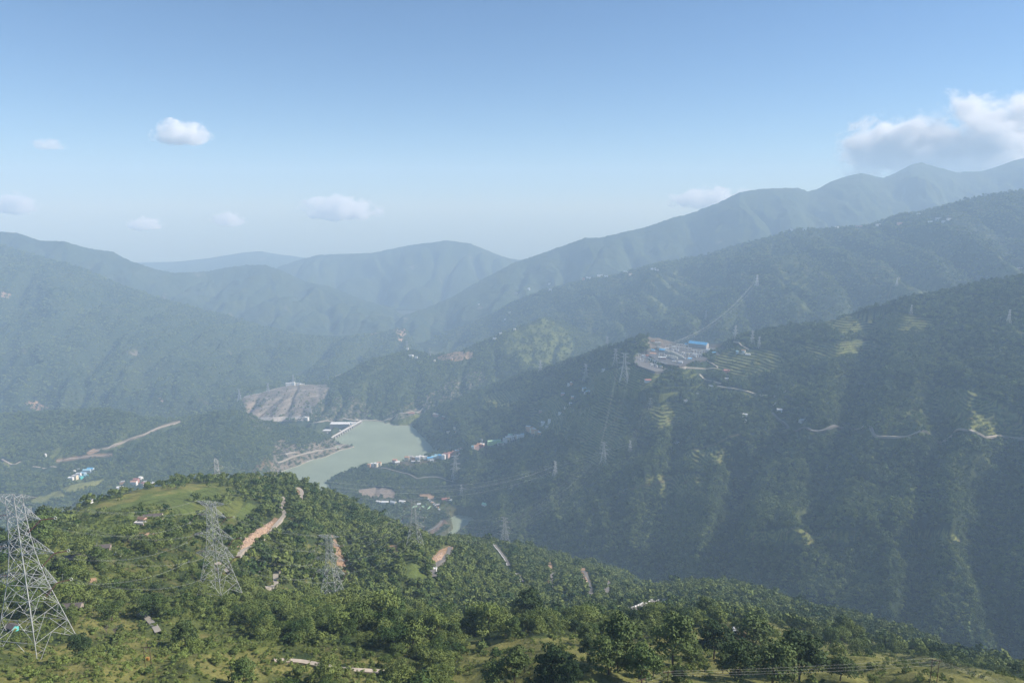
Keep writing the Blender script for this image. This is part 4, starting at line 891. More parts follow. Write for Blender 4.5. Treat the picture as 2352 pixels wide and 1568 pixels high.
# ---------------------------------------------------------------- lattice pylons
m_steel = plain('galvanised_steel', (.42,.43,.425), .55, .12, .5, .15); m_ins = plain('brown_insulator', (.07,.025,.02), .4, .1); m_ring = plain('bright_fitting', (.7,.7,.68), .4, .1); m_wire = plain('conductor', (.40,.41,.40), .5, .05)
def pylon_meshes(th):
    """56 m strain pylon. returns dict of meshes: body, arm(level) for +x side, insulators; th = thickness of a leg"""
    lev = [(0, 8.2), (7, 6.9), (14, 5.6), (20, 4.5), (25.2, 3.6), (29.5, 3.0), (35.6, 2.35), (39.5, 2.1), (43, 1.9), (47, 1.75), (51, 1.65), (54.5, 1.6)]
    cor = [(1,1),(1,-1),(-1,-1),(-1,1)]
    body = MB(); br = th*.55
    for (z0, w0), (z1, w1) in zip(lev[:-1], lev[1:]):
        for k, (sx, sy) in enumerate(cor):
            tx, ty = cor[(k+1) % 4]; body.bar((sx*w0, sy*w0, z0), (sx*w1, sy*w1, z1), th)
            if z0 < 20:   # K bracing on the splayed legs with secondary members
                mx, my = (sx+tx)/2*w1, (sy+ty)/2*w1
                body.bar((sx*w0, sy*w0, z0), (mx, my, z1), br); body.bar((tx*w0, ty*w0, z0), (mx, my, z1), br)
                body.bar((sx*w1, sy*w1, z1), (tx*w1, ty*w1, z1), br)
                a = Vector((sx*w0, sy*w0, z0)); b = Vector((mx, my, z1)); c = Vector((sx*w1, sy*w1, z1)); q = a.lerp(b, .5); body.bar(q, a.lerp(c, .55), br*.6); body.bar(q, c, br*.6)
                a2 = Vector((tx*w0, ty*w0, z0)); c2 = Vector((tx*w1, ty*w1, z1)); q2 = a2.lerp(b, .5); body.bar(q2, a2.lerp(c2, .55), br*.6); body.bar(q2, c2, br*.6)
            else:
                body.bar((sx*w0, sy*w0, z0), (tx*w1, ty*w1, z1), br); body.bar((tx*w0, ty*w0, z0), (sx*w1, sy*w1, z1), br)
                body.bar((sx*w1, sy*w1, z1), (tx*w1, ty*w1, z1), br*.8)
    out = {'body': body.mesh('lattice_body', [m_steel])}
    # earth wire beam on top
    def arm(z, w, L, up, name):
        m = MB(); tip = Vector((L, 0, z+(0 if up >= 0 else 0)))
        for sy in (1, -1):
            a0 = Vector((w, sy*w, z)); a1 = Vector((w*.95, sy*w*.95, z+up)); m.bar(a0, tip, br*1.1); m.bar(a1, tip, br*1.1)
            for t_ in (.2, .4, .6, .8): m.bar(a0.lerp(tip, t_), a1.lerp(tip, t_-.15), br*.6); m.bar(a0.lerp(tip, t_), a1.lerp(tip, t_), br*.5)
        for t_ in (0, .25, .5, .75): 
            m.bar(Vector((w, w, z)).lerp(tip, t_), Vector((w, -w, z)).lerp(tip, t_+.15), br*.6); m.bar(Vector((w, w, z)).lerp(tip, t_), Vector((w, -w, z)).lerp(tip, t_), br*.5)
        return m.mesh(name, [m_steel])
    out['arms'] = [(25.2, arm(25.2, 3.6, 11.5, 4.0, 'crossarm'), 11.5), (35.6, arm(35.6, 2.35, 11.8, 3.9, 'crossarm'), 11.8), (47, arm(47, 1.75, 8.6, 3.6, 'crossarm'), 8.6)]
    out['peak'] = (54.5, arm(54.5, 1.6, 8.2, -2.4, 'earth_wire_arm'), 8.2)
    def ins(s_):
        m = MB(); n = 8; a = Vector((0, 0, 0)); b = Vector((0, s_*5.2, -1.9))
        for k in range(n): m.bar(a.lerp(b, k/n), a.lerp(b, (k+.75)/n), th*1.25, 0, 6)
        m.bar(a, b, th*.6)
        for k in range(6):
            an = k*math.pi/3; an2 = an+math.pi/3; c = b+Vector((0, s_*.5, -.1)); m.bar(c+Vector((math.cos(an)*.55, 0, math.sin(an)*.55)), c+Vector((math.cos(an2)*.55, 0, math.sin(an2)*.55)), th*.5, 1)
        return m.mesh('insulator_string', [m_ins, m_ring])
    out['ins'] = {1: ins(1), -1: ins(-1)}
    return out
PM = {k: pylon_meshes(t_) for k, t_ in (('near', .13), ('mid', .17), ('far', .26), ('vfar', .5))}
PYL = {}
def pylon(key, foot, D, top, yaw, lod, label, group, simple=False, hgt=None, only=None):
    """foot: photo pixel of the base (or ground x at distance D), top: photo row of the tip"""
    if D is None: x, y, z = pick(foot[0], foot[1], only)
    else:
        x = unpix(foot[0], foot[1], D)[0]; y = D; z = ground(x, y)
    h = hgt or topz(x, y, z, top); s = h/54.5
    e = empty('lattice_pylon', (x, y, z-.3), label, 'pylon', group, yaw, s); P = PM[lod]; PYL[key] = (e, s)
    mesh_obj('lattice_body', P['body'], None, e)
    if simple:
        for zz, me, L in P['arms']+[P['peak']]:
            for rz in (0, math.pi):
                a = mesh_obj('crossarm', me, None, e); a.rotation_euler = (0, 0, rz)
        return e
    for zz, me, L in P['arms']:
        for rz in (0, math.pi):
            a = mesh_obj('crossarm', me, None, e); a.rotation_euler = (0, 0, rz)
            for s_ in (1, -1):
                i = mesh_obj('insulator_string', P['ins'][s_], None, a); i.location = (L, 0, zz-.1)
    for rz in (0, math.pi):
        a = mesh_obj('earth_wire_arm', P['peak'][1], None, e); a.rotation_euler = (0, 0, rz)
    return e
R = math.radians
G1, G2, G3 = 'pylons of the line down the near slope', 'pylons of the line crossing the valley', 'far pylons on the hills'
pylon('t1', (82, 1488), None, 1137, R(-8), 'near', 'huge steel lattice pylon filling the left edge of the slope', G1, only=H_)
pylon('t2', (503, 1374), None, 1152, R(-14), 'near', 'lattice pylon right of the nearest one, in front of the orange road cut', G1, only=H_)
pylon('t3', (763, 1385), None, 1229, R(-10), 'mid', 'lattice pylon standing out of the woods right of the curling road', G1, only=H_)
pylon('t4', (952, 1258), None, 1148, R(-8), 'mid', 'lattice pylon on the spur crest before the valley settlement', G1, only=H_)
pylon('t5', (1159, 1249), None, 1188, R(-25), 'mid', 'smaller lattice pylon at the right end of the spur, dark gorge behind', G1, only=H_)
pylon('t6', (499, 1090), 1120, 1057, R(-60), 'mid', 'pylon rising behind the meadow crest left of the reservoir', G2)
pylon('t7', (73, 1207), 760, 1169, R(-70), 'mid', 'pylon top showing behind the huge left pylon', G2)
pylon('t8', (1275, 1099), None, 1059, R(-60), 'far', 'pylon on the pine slope where the valley crossing lands', G2, True)
pylon('t9', (1386, 1064), None, 1015, R(-20), 'far', 'pylon below the rice terraces, wires falling to the left', G3, True)
pylon('t10', (1447, 1037), None, 1011, R(-55), 'far', 'small pylon just right of the terraces', G2, True)
pylon('t11', (1433, 876), None, 811, R(-20), 'far', 'tallest pylon below left of the switchyard', G3, True)
pylon('t12', (1413, 842), None, 801, R(-20), 'far', 'pylon just behind left of the tallest one', G3, True)
pylon('t13', (1345, 876), None, 836, R(-30), 'far', 'pylon above the scattered white farmhouses', G3, True)
pylon('t14', (1241, 856), None, 827, R(-30), 'far', 'pylon on the pine ridge, farthest left of its row', G3, True)
pylon('t15', (1468, 858), None, 833, R(-10), 'far', 'pylon directly left of the switchyard', G3, True)
pylon('t16', (1394, 797), None, 772, R(-30), 'far', 'pylon on the ridge line left of the hilltop building', G3, True)
pylon('t17', (1493, 938), None, 913, R(-10), 'far', 'pylon between the terraces and the long pale road', G3, True)
pylon('t18', (1727, 791), None, 759, R(20), 'far', 'left one of two pylons right of the blue roofed hall', G3, True)
pylon('t19', (1743, 799), None, 773, R(20), 'far', 'right one of two pylons right of the blue roofed hall', G3, True)
pylon('t20', (1688, 779), None, 747, R(20), 'far', 'pylon on the crest above the blue roofed hall', G3, True)
pylon('t21', (2315, 748), None, 711, R(30), 'far', 'pylon in the pines near the upper right edge', G3, True)
pylon('t22', (2092, 722), None, 700, R(30), 'far', 'faint pylon just under the crest of the pine slope', G3, True)
pylon('t23', (1738, 657), None, 631, R(30), 'vfar', 'hazy pylon high on the terraced mountain', G3, True)
pylon('t24', (1621, 737), None, 713, R(30), 'vfar', 'hazy pylon on the terraced mountain above the hilltop building', G3, True)
pylon('t25', (2059, 657), None, 638, R(30), 'vfar', 'faint pylon on the terraced mountain, farthest right', G3, True)
pylon('t26', (935, 801), None, 783, R(0), 'vfar', 'pylon on the crest of the middle hill above the white hut', G3, True, only=D_)
pylon('t27', (987, 817), None, 799, R(0), 'vfar', 'pylon on the crest of the middle hill left of the orange terraces', G3, True, only=D_)
pylon('t28', (674, 884), None, 861, R(0), 'vfar', 'pylon behind the white building above the rock cut', G3, True, only=D_)
pylon('t29', (616, 900), None, 879, R(0), 'vfar', 'pylon at the left shoulder of the rock cut', G3, True, only=D_)
pylon('t30', (550, 915), None, 893, R(0), 'vfar', 'pylon beyond the left end of the rock cut', G3, True)
pylon('t31', (1046, 1103), None, 1046, R(20), 'far', 'lattice pylon on the wooded spur right of the winding road', G3, True, only=V_)
pylon('t32', (1060, 1137), None, 1112, R(20), 'far', 'slim white pylon above the valley settlement', G3, True, only=V_)
pylon('t33', (713, 952), None, 930, R(0), 'vfar', 'small pylon beside the paved slope under the rock cut', G3, True, only=D_)

# conductors: one object for each wire of a span
bpy.context.view_layer.update()
def attach(key, side, lv, face):
    e, s = PYL[key]; zz, me, L = (PM['near']['arms']+[PM['near']['peak']])[lv]
    dz = -2.0 if lv < 3 and face else 0; dy = 5.7*face if lv < 3 else 0
    return e.matrix_world @ Vector((side*L, dy, zz+dz))
LV = ['lower', 'middle', 'upper', 'earth']; SD = {1: 'right', -1: 'left'}
def span(k0, k1, f0, f1, sag, where, levels=(0, 1, 2, 3), sides=(1, -1), twin=False, swap=1, group=None, rr=None):
    for lv in levels:
        for sd_ in sides:
            a = attach(k0, sd_, lv, f0) if isinstance(k0, str) else Vector(k0[lv % len(k0)]) ; b = attach(k1, sd_*swap, lv, f1) if isinstance(k1, str) else Vector(k1) + Vector((sd_*6*swap, 0, lv*4))
            n = 28; sg = sag*(.85 if lv == 3 else 1)
            pts = [a.lerp(b, t/n) - Vector((0, 0, 4*sg*(t/n)*(1-t/n))) for t in range(n+1)]
            m = MB(); 
            if twin:
                for o_ in (-.3, .3): m.tube([p+Vector((o_, 0, o_*.6)) for p in pts], .035 if rr is None else rr)
            else:
                Dm = (a.y+b.y)/2; m.tube(pts, (.00011*Dm if rr is None else rr))
            tag(m.build('conductor', m_wire), '%s %s wire of the span %s' % (LV[lv], SD[sd_], where), 'power line', group or 'wires strung between the pylons')
span('t1', 't2', 1, -1, 9, 'between the two nearest pylons', twin=True, rr=.02)
span('t2', 't3', 1, -1, 8, 'between the second and third pylons', twin=True, rr=.022)
span('t3', 't4', 1, -1, 10, 'between the third and fourth pylons', rr=.028)
span('t4', 't5', 1, -1, 18, 'over the dark gorge from the spur crest', rr=.05)
span('t5', 't9', 1, -1, 30, 'rising from the spur end to the terraces', levels=(0, 1, 2), rr=.05)
span('t9', 't11', 1, -1, 14, 'climbing over the terraces to the tallest far pylon', levels=(0, 1, 2), rr=.07)
span('t6', 't8', 1, -1, 62, 'swinging across the valley', levels=(1, 2), rr=.13)
span('t8', 't10', 1, -1, 8, 'on the pine slope above the crossing', levels=(1, 2), rr=.13)
span('t10', 't17', 1, -1, 6, 'climbing right of the terraces', levels=(0, 2), rr=.08)
span('t17', 't15', 1, -1, 6, 'climbing to the switchyard', levels=(0, 2), rr=.08)
span('t7', 't6', 1, -1, 14, 'behind the meadow crest', levels=(1, 2), rr=.028)
def wire(a, b, sag, r, label, name='conductor', cat='power line', group='wires strung between the pylons'):
    a = Vector(a); b = Vector(b); n = 24; m = MB(); m.tube([a.lerp(b, t/n) - Vector((0, 0, 4*sag*(t/n)*(1-t/n))) for t in range(n+1)], r)
    return tag(m.build(name, m_wire), label, cat, group)
YARD = pick(1545, 800, B_)
for k, dx in enumerate((-9, 0, 9, 18)):
    t23 = attach('t23', 1 if k > 1 else -1, k % 3, 0)
    wire((YARD[0]+dx, YARD[1], YARD[2]+28), t23, 60, .22, '%s long wire climbing from the switchyard to the hazy mountain pylon' % ['leftmost', 'second', 'third', 'rightmost'][k], group='wires from the switchyard up the mountain')

# wooden and steel distribution poles on the near slope
m_rust = plain('rusty_steel_pole', (.12,.07,.05), .8, .2, 3.0)
def hpole(loc, h, label, dbl=True, rz=0.0, box=False, name='utility_pole'):
    e = empty(name, loc, label, 'utility pole', 'poles of the small line along the bottom', rz)
    for sx in ((-1.0, 1.0) if dbl else (0,)):
        m = MB(); m.bar((sx, 0, -.6), (sx, 0, h), .13, 0, 6, .10); m.build('pole', m_rust, e)
    m = MB(); m.box((0, 0, h-.3), (3.2, .14, .16)); 
    if dbl: m.bar((-1, 0, h*.55), (1, 0, h*.8), .05); m.bar((1, 0, h*.55), (-1, 0, h*.8), .05)
    m.build('crossarm', m_rust, e)
    for sx in (-1.5, 0, 1.5):
        m = MB(); m.bar((sx, 0, h-.2), (sx, 0, h+.25), .07, 0, 6, .04); m.build('insulator', m_ins, e)
    if box:
        m = MB(); m.box((0, 0, h*.38), (.9, .6, 1.0)); m.box((0, 0, h*.38+.6), (1.0, .7, .12)); m.build('transformer', plain('orange_paint', (.6,.3,.08), .6), e)
    return [Vector(loc)+Vector((sx*math.cos(rz), sx*math.sin(rz), h+.25)) for sx in (-1.5, 0, 1.5)]
def polebase(px, py, top):
    x, y, z = pick(px, py, H_); return (x, y, z), topz(x, y, z, top)
b_, h_ = polebase(1532, 1600, 1541); pA = hpole(b_, h_, 'single rusty pole at the bottom edge, right of the middle', False, R(10))
b_, h_ = polebase(1471, 1606, 1558); pB = hpole(b_, h_, 'shorter dark pole left of the rusty one', False, R(25))
b_, h_ = polebase(2140, 1585, 1514); pC = hpole(b_, h_, 'double rusty pole beside the golden grass at lower right', True, R(-20))
b_, h_ = polebase(341, 1532, 1484); pD = hpole(b_, h_, 'double pole with an orange transformer on the left slope', True, R(5), True)
b_, h_ = polebase(2420, 1610, 1590); pE = [Vector(b_)+Vector((d, 0, h_)) for d in (-1.5, 0, 1.5)]
b_, h_ = polebase(1330, 1625, 1575); pF = [Vector(b_)+Vector((d, 0, h_)) for d in (-1.5, 0, 1.5)]
for (P0, P1, wh) in ((pA, pC, 'between the rusty pole and the double pole'), (pB, pA, 'between the short dark pole and the rusty pole'), (pC, pE, 'running off right from the double pole'), (pF, pB, 'running off left below the short dark pole')):
    for k in range(3): wire(P0[k]-Vector((0,0,.85*k)), P1[k]-Vector((0,0,.85*k)), .8, .009, '%s thin wire %s' % (['left', 'middle', 'right'][k], wh), group='wires of the small line along the bottom')
for px, py, ty, lab in ((146,1345,1318,'thin street pole by the long tiled roof'),(224,1268,1247,'thin pole left of the dark tiled roof')):
    x, y, z = pick(px, py, H_); h_ = topz(x, y, z, ty); e = empty('lamp_pole', (x, y, z), lab, 'pole'); m = MB(); m.bar((0,0,-.4), (0,0,h_), .07, 0, 6); m.build('pole', m_steel, e); m = MB(); m.box((.3,0,h_), (.7,.25,.12)); m.build('lamp_head', m_steel, e)
# ---------------------------------------------------------------- buildings
def pm(name, c, rough=.75, var=.12): return plain(name, c, rough, var, .35)
WM = {'white': pm('white_wall', (.72,.71,.68)), 'cream': pm('cream_wall', (.66,.58,.43)), 'pink': pm('pink_wall', (.58,.36,.31)), 'orange': pm('orange_wall', (.60,.36,.20)), 'blue': pm('blue_wall', (.36,.44,.50)), 'grey': pm('grey_wall', (.38,.37,.36)),
      'green': pm('lime_wall', (.44,.66,.30)), 'stone': pm('stone_wall', (.30,.25,.21)), 'brown': pm('brown_wall', (.28,.18,.13)), 'red': pm('red_wall', (.42,.20,.16)), 'teal': pm('teal_wall', (.10,.52,.50))}
RM = {'white': pm('white_roof', (.74,.73,.71)), 'grey': pm('grey_slab', (.46,.44,.42)), 'blue': pm('blue_sheet_roof', (.10,.36,.62), .5), 'slate': pm('slate_roof', (.115,.098,.092)), 'red': pm('red_sheet_roof', (.38,.16,.12), .5), 'green': pm('green_sheet_roof', (.36,.56,.36), .5),
      'tin': pm('tin_roof', (.52,.54,.55), .4), 'orange': pm('orange_roof', (.52,.28,.16)), 'cyan': pm('cyan_roof', (.30,.50,.58), .5), 'brown': pm('rusty_roof', (.24,.15,.11))}
m_glass = pm('dark_window', (.05,.06,.07), .2); m_door = pm('door_paint', (.16,.11,.08))
def house(loc, w, d, h, rz, wall, roof, gable, label, group, fl=1, detail=True, name='house', cat='house', roofover=.5):
    e = empty(name, loc, label, cat, group, rz); m = MB(); m.box((0, 0, h/2-2.5), (w, d, h+5))
    if gable:
        rh = .28*d; m.add([(-w/2,-d/2,h),(-w/2,d/2,h),(-w/2,0,h+rh)], [(0,1,2)]); m.add([(w/2,-d/2,h),(w/2,d/2,h),(w/2,0,h+rh)], [(0,2,1)])
    m.build('wall', WM[wall], e)
    r = MB(); o = roofover
    if gable:
        rh = .28*d; t_ = .25; dz = rh*o/(d/2)
        for s_ in (1, -1):
            vs = [(-w/2-o, s_*(d/2+o), h-dz+.02), (w/2+o, s_*(d/2+o), h-dz+.02), (w/2+o, 0, h+rh+.02), (-w/2-o, 0, h+rh+.02)]; vs += [(a, b, c+t_) for a, b, c in vs]
            r.add(vs, [(0,1,2,3), (7,6,5,4), (0,4,5,1), (1,5,6,2), (2,6,7,3), (3,7,4,0)])
    else:
        r.box((0, 0, h+.15), (w+2*o, d+2*o, .3))
        for cx, cy_, dx, dy in ((0, d/2, w, .25), (0, -d/2, w, .25), (w/2, 0, .25, d-.6), (-w/2, 0, .25, d-.6)): r.box((cx, cy_, h+.7), (dx, dy, .8))
        if w > 9: r.box((w*.25, d*.1, h+1.4), (3, 3, 2.2))
    r.build('roof', RM[roof], e)
    if detail:
        nw = max(2, int(w/4)); fh = h/fl
        for f_ in range(fl):
            for s_ in (-1,):
                for k in range(nw):
                    x = -w/2 + w*(k+.5)/nw
                    if f_ == 0 and k == nw//2:
                        m = MB(); m.box((x, s_*(d/2+.03), 1.05), (1.1, .1, 2.1)); m.build('door', m_door, e)
                    else:
                        m = MB(); m.box((x, s_*(d/2+.03), f_*fh+fh*.55), (1.3, .1, 1.2)); m.build('window', m_glass, e)
    return e
def scale_of(y): return y/F       # metres for one photo pixel at distance y
def cluster(tagline, group, only, items, fix=None, det=False):
    """items: px py width_px height_px wall roof gable ; sizes in photo pixels"""
    items = sorted(items, key=lambda t: t[0]); n = len(items); seen = {}
    for i, it in enumerate(items):
        px, py, wp, hp, wall, roof, gable = it[:7]; x, y, z = pick(px, py, only); q = scale_of(y)
        w = max(5, wp*q*1.2); h = max(3, hp*q*1.2); d = min(max(5, w*.7), 14)
        k = '%s house, %s gabled roof' % (wall, roof) if gable else 'flat topped %s house' % wall
        lab = '%s, %s from the left %s' % (k, WORDN[i], tagline)
        if i == 0: lab = '%s, leftmost %s' % (k, tagline)
        if i == n-1 and n > 1: lab = '%s, rightmost %s' % (k, tagline)
        assert len(lab.split()) <= 16, lab
        house((x, y, z), w, d, h, R(random.uniform(-35, 20)), wall, roof, gable, lab, group, max(1, int(h/3.2)), det)
# farm on the meadow, long tiled roofs on the near slope
x, y, z = pick(352, 1192, H_); house((x, y, z), 15, 6.5, 3.4, R(12), 'cream', 'slate', True, 'low farmhouse with a dark slate roof on the terraced meadow', 'farmhouses on the near slope')
x, y, z = pick(327, 1196, H_); house((x, y, z), 6, 4, 2.6, R(-15), 'pink', 'brown', True, 'little pink shed left of the slate roofed farmhouse', 'farmhouses on the near slope')
x, y, z = pick(322, 1206, H_); house((x, y, z), 8, 4, 2.2, R(-5), 'pink', 'grey', False, 'ruined pinkish hut below the slate roofed farmhouse', 'farmhouses on the near slope')
x, y, z = pick(238, 1262, H_); house((x, y, z), 9, 5, 2.6, R(14), 'stone', 'slate', True, 'dark tiled byre between the two nearest pylons', 'farmhouses on the near slope')
x, y, z = pick(165, 1287, H_); house((x, y, z), 16, 6, 2.4, R(24), 'stone', 'slate', True, 'long dark tiled roof beside the nearest pylon, upper one', 'farmhouses on the near slope')
x, y, z = pick(160, 1400, H_); house((x, y, z), 11.5, 4.5, 2.4, R(8), 'stone', 'slate', True, 'long brown tiled roof right of the nearest pylon, lower one', 'farmhouses on the near slope')
x, y, z = pick(30, 1448, H_); house((x, y, z), 3.6, 3, 2.4, R(-20), 'teal', 'slate', True, 'teal painted tank modelled as a hut with dark roof behind the nearest pylon', 'farmhouses on the near slope')  # a small teal tank, drawn with house walls and a roof
x, y, z = pick(273, 1276, H_); house((x, y, z), 3.5, 3, 2, R(10), 'white', 'tin', False, 'tiny white tank hut below the dark byre', 'farmhouses on the near slope')
x, y, z = pick(2195, 1556, H_); house((x, y, z), 9, 3.5, 2.2, R(-22), 'grey', 'tin', True, 'grey sheet roof left of the double pole', 'sheds at lower right')
x, y, z = pick(2275, 1575, H_); house((x, y, z), 14, 5, 2.4, R(-3), 'grey', 'tin', True, 'long grey sheet roof at the bottom right edge', 'sheds at lower right')
x, y, z = pick(1690, 1452, H_); house((x, y, z), 2.6, 2, 1.8, R(-3), 'white', 'white', False, 'tiny white hut beside the golden grass knoll', 'huts on the near ridge')
for px, py, wl, rf, lab in ((1858,1434,'pink','white','small pink hut on the right end of the near ridge'),(1886,1446,'white','red','small white hut with red roof, farther right on the near ridge'),(1681,1357,'white','white','lone white hut among the trees of the near ridge'),(996,1311,'white','white','white roadside shelter on the spur road'),
                            (205,1156,'white','grey','white hut on the left rim of the meadow')):
    x, y, z = pick(px, py, H_); house((x, y, z), 6.5, 4.5, 3.2, R(random.uniform(-20, 20)), wl, rf, False, lab, 'huts on the near ridge', 1, False)

cluster('in the blue roofed hamlet', 'houses of the blue roofed hamlet', E_, [(164,1102,10,6,'white','white',False),(173,1100,10,8,'cream','grey',False),(181,1094,9,7,'white','tin',False),(186,1098,9,5,'teal','cyan',True),(192,1090,10,5,'blue','cyan',True),(200,1084,14,5,'blue','cyan',True),(208,1081,12,5,'blue','blue',True),(171,1083,5,3,'white','white',False),(180,1080,4,3,'white','tin',False),(198,1095,9,4,'teal','cyan',True)])
cluster('in the red roofed hamlet', 'houses of the red roofed hamlet', E_, [(276,1126,12,7,'white','white',False),(281,1110,9,5,'orange','grey',False),(308,1112,12,6,'white','orange',True),(313,1106,10,5,'red','red',True),(323,1101,9,5,'white','white',False),(330,1114,10,5,'cream','red',True),(334,1109,7,4,'white','grey',False),(350,1113,8,5,'pink','white',False),(105,1047,4,5,'white','white',False)])
cluster('along the lakeside village', 'houses of the lakeside village', V_, [(848,1072,7,6,'orange','cream' if False else 'orange',False),(856,1071,8,6,'white','white',False),(864,1071,9,7,'cream','white',False),(871,1069,8,7,'cream','orange',False),(907,1062,9,6,'pink','orange',False),(913,1067,10,6,'cream','cream' if False else 'white',True),
  (935,1056,9,7,'cream','orange',False),(943,1055,9,7,'white','grey',False),(951,1056,9,6,'orange','grey',False),(960,1056,9,7,'white','white',False),(968,1054,9,7,'cream','white',False),(976,1054,9,6,'white','tin',False),(955,1062,18,3,'grey','grey',False)])
cluster('in the bazaar by the blue roofs', 'houses of the lakeside bazaar', V_, [(988,1056,12,5,'blue','blue',True),(997,1054,10,6,'cyan' if False else 'blue','cyan',True),(1004,1052,9,7,'white','cyan',True),(1012,1052,8,7,'blue','blue',True),(1019,1055,7,10,'white','pink' if False else 'white',False),(1026,1051,12,9,'pink','red',True),(1034,1048,10,8,'red','pink' if False else 'red',True),(992,1060,8,4,'white','tin',False)])
cluster('in the orange upper village', 'houses of the orange village', V_, [(1044,1044,9,8,'orange','orange',False),(1050,1043,9,9,'pink','cream' if False else 'white',False),(1056,1041,9,9,'cream','orange',False),(1062,1039,9,10,'white','orange',False),(1067,1037,9,12,'orange','white',False),(1073,1037,9,9,'cream','orange',False),(1078,1038,9,8,'orange','white',False),(1059,1046,9,6,'orange','grey',False)])
cluster('in the rose coloured housing group', 'rose coloured houses', None, [(1086,1030,6,6,'white','cyan',False),(1093,1031,12,7,'pink','orange',False),(1101,1029,10,9,'red','orange',False),(1107,1028,9,9,'pink','pink' if False else 'white',False)])
cluster('in the row right of the lime block', 'white houses right of the lime block', B_, [(1160,1014,9,7,'white','tin',False),(1166,1011,9,8,'cream','white',False),(1172,1008,9,9,'white','green',False),(1178,1009,8,7,'grey','white',False),(1185,1006,8,7,'cream','grey',False),(1192,1005,8,6,'white','white',False),(1200,1003,7,6,'white','cyan',False)])
cluster('in the peach coloured terrace', 'peach coloured houses', B_, [(1213,990,9,10,'orange','cream' if False else 'white',False),(1219,992,9,10,'cream','orange',False),(1226,994,9,9,'orange','white',False),(1233,997,8,8,'cream','orange',False),(1240,999,8,7,'orange','white',False),(1247,976,9,7,'white','white',False),(1256,983,5,4,'white','tin',False),(1262,972,6,8,'white','white',False),(1107,1016,4,7,'white','grey',False)])
cluster('among the terraces under the pylons', 'farmhouses scattered on the pine slope', B_, [(1307,886,7,4,'white','tin',False),(1313,883,6,5,'orange','white',False),(1294,905,10,3,'pink','tin',True),(1316,915,7,5,'orange','white',False),(1342,896,8,4,'white','cyan',True),(1350,902,8,4,'blue','cyan',True),(1345,904,6,3,'white','tin',True),(1299,938,5,3,'white','white',False),
  (1241,947,6,4,'pink','grey',False),(1286,952,6,4,'white','tin',False),(1311,927,6,3,'white','tin',True),(1386,852,7,3,'white','tin',True),(1352,945 if False else 900,4,3,'grey','grey',False)])
cluster('scattered below the pale roads', 'farmhouses below the pale roads', B_, [(1482,861,7,4,'white','white',False),(1488,875,12,3,'white','red',True),(1575,922,7,4,'white','grey',False),(1603,908,7,3,'grey','tin',True),(1633,890,9,3,'white','tin',True),(1669,873,7,4,'grey','white',False),(1668,854,12,3,'red','red',True),(1711,956,9,5,'white','white',False),(1711,968,6,3,'cream','tin',False),(1779,928,6,4,'white','white',False),(1790,944,10,4,'blue','tin',True),
  (1846,966,18,3,'grey','tin',True),(1554,1018,10,3,'white','tin',True),(1802,838 if False else 900,4,3,'white','tin',False),(1707,810,7,5,'white','orange',False),(1693,812,5,4,'blue','cyan',True),(1718,815,10,2,'white','white',False)])
cluster('strung along the terraced mountain crest', 'white houses on the terraced mountain', 'terraced_mountain', [(1352,634,9,3,'white','white',False),(1378,635,10,4,'white','tin',False),(1392,636,8,3,'white','white',False),(1437,627,8,3,'white','white',False),(1448,632,6,3,'cream','orange',False),(1500,619,9,3,'white','white',False),(1508,622,7,3,'white','tin',False),(1820,530,9,4,'white','white',False),(1848,528,7,3,'white','tin',False),
  (1922,525,7,4,'white','white',False),(1972,522,12,3,'pink','white',False),(2018,518,12,3,'white','white',False),(2066,515,9,4,'pink','white',False),(2110,494,6,3,'white','white',False),(2136,511,8,3,'white','tin',False),(2155,506,10,4,'white','white',False),(2168,508,8,3,'white','white',False),(2180,504,9,3,'white','tin',False),(2343,617,10,3,'red','white',False),(1340,644,5,4,'orange','orange',False)])
cluster('dotted on the hazy lower mountain', 'white specks on the hazy mountain', None, [(1100,700,4,2,'white','white',False),(1170,719,5,2,'white','white',False),(1160,735,4,2,'white','tin',False),(1262,655,5,3,'white','white',False),(1264,668,6,4,'white','white',False),(1187,676,6,4,'cream','white',False),(1215,665,4,3,'white','white',False),(1150,768,5,3,'white','white',False),(1136,779,6,3,'white','tin',False),(1182,758,4,3,'white','white',False)])
cluster('on the crest of the middle hill', 'houses on the middle hill', D_, [(723,884,13,6,'white','white',False) if False else (662,886,9,6,'white','white',False),(672,885,10,6,'white','white',False),(686,885,10,4,'white','grey',False),(694,885,10,3,'cream','grey',False),(944,819,9,4,'white','white',False),(936,803,4,3,'white','white',False),(956,822,5,3,'white','tin',False),(1037,945 if False else 826,4,3,'orange','grey',False),(705,963,8,5,'white','white',False),(998,954 if False else 830,4,3,'cream','white',False)])
cluster('in the settlement by the stream', 'houses of the stream settlement', V_, [(869,1154,8,3,'white','white',True),(884,1154,14,3,'white','white',True),(903,1155,12,3,'white','tin',True),(924,1154,12,3,'white','white',True),(1020,1150,9,5,'red','red',True),(1028,1148,9,5,'pink','orange',False),(1035,1152,6,4,'white','white',False),(962,1160,8,3,'grey','tin',True),(1006,1163,7,4,'brown','grey',False)])
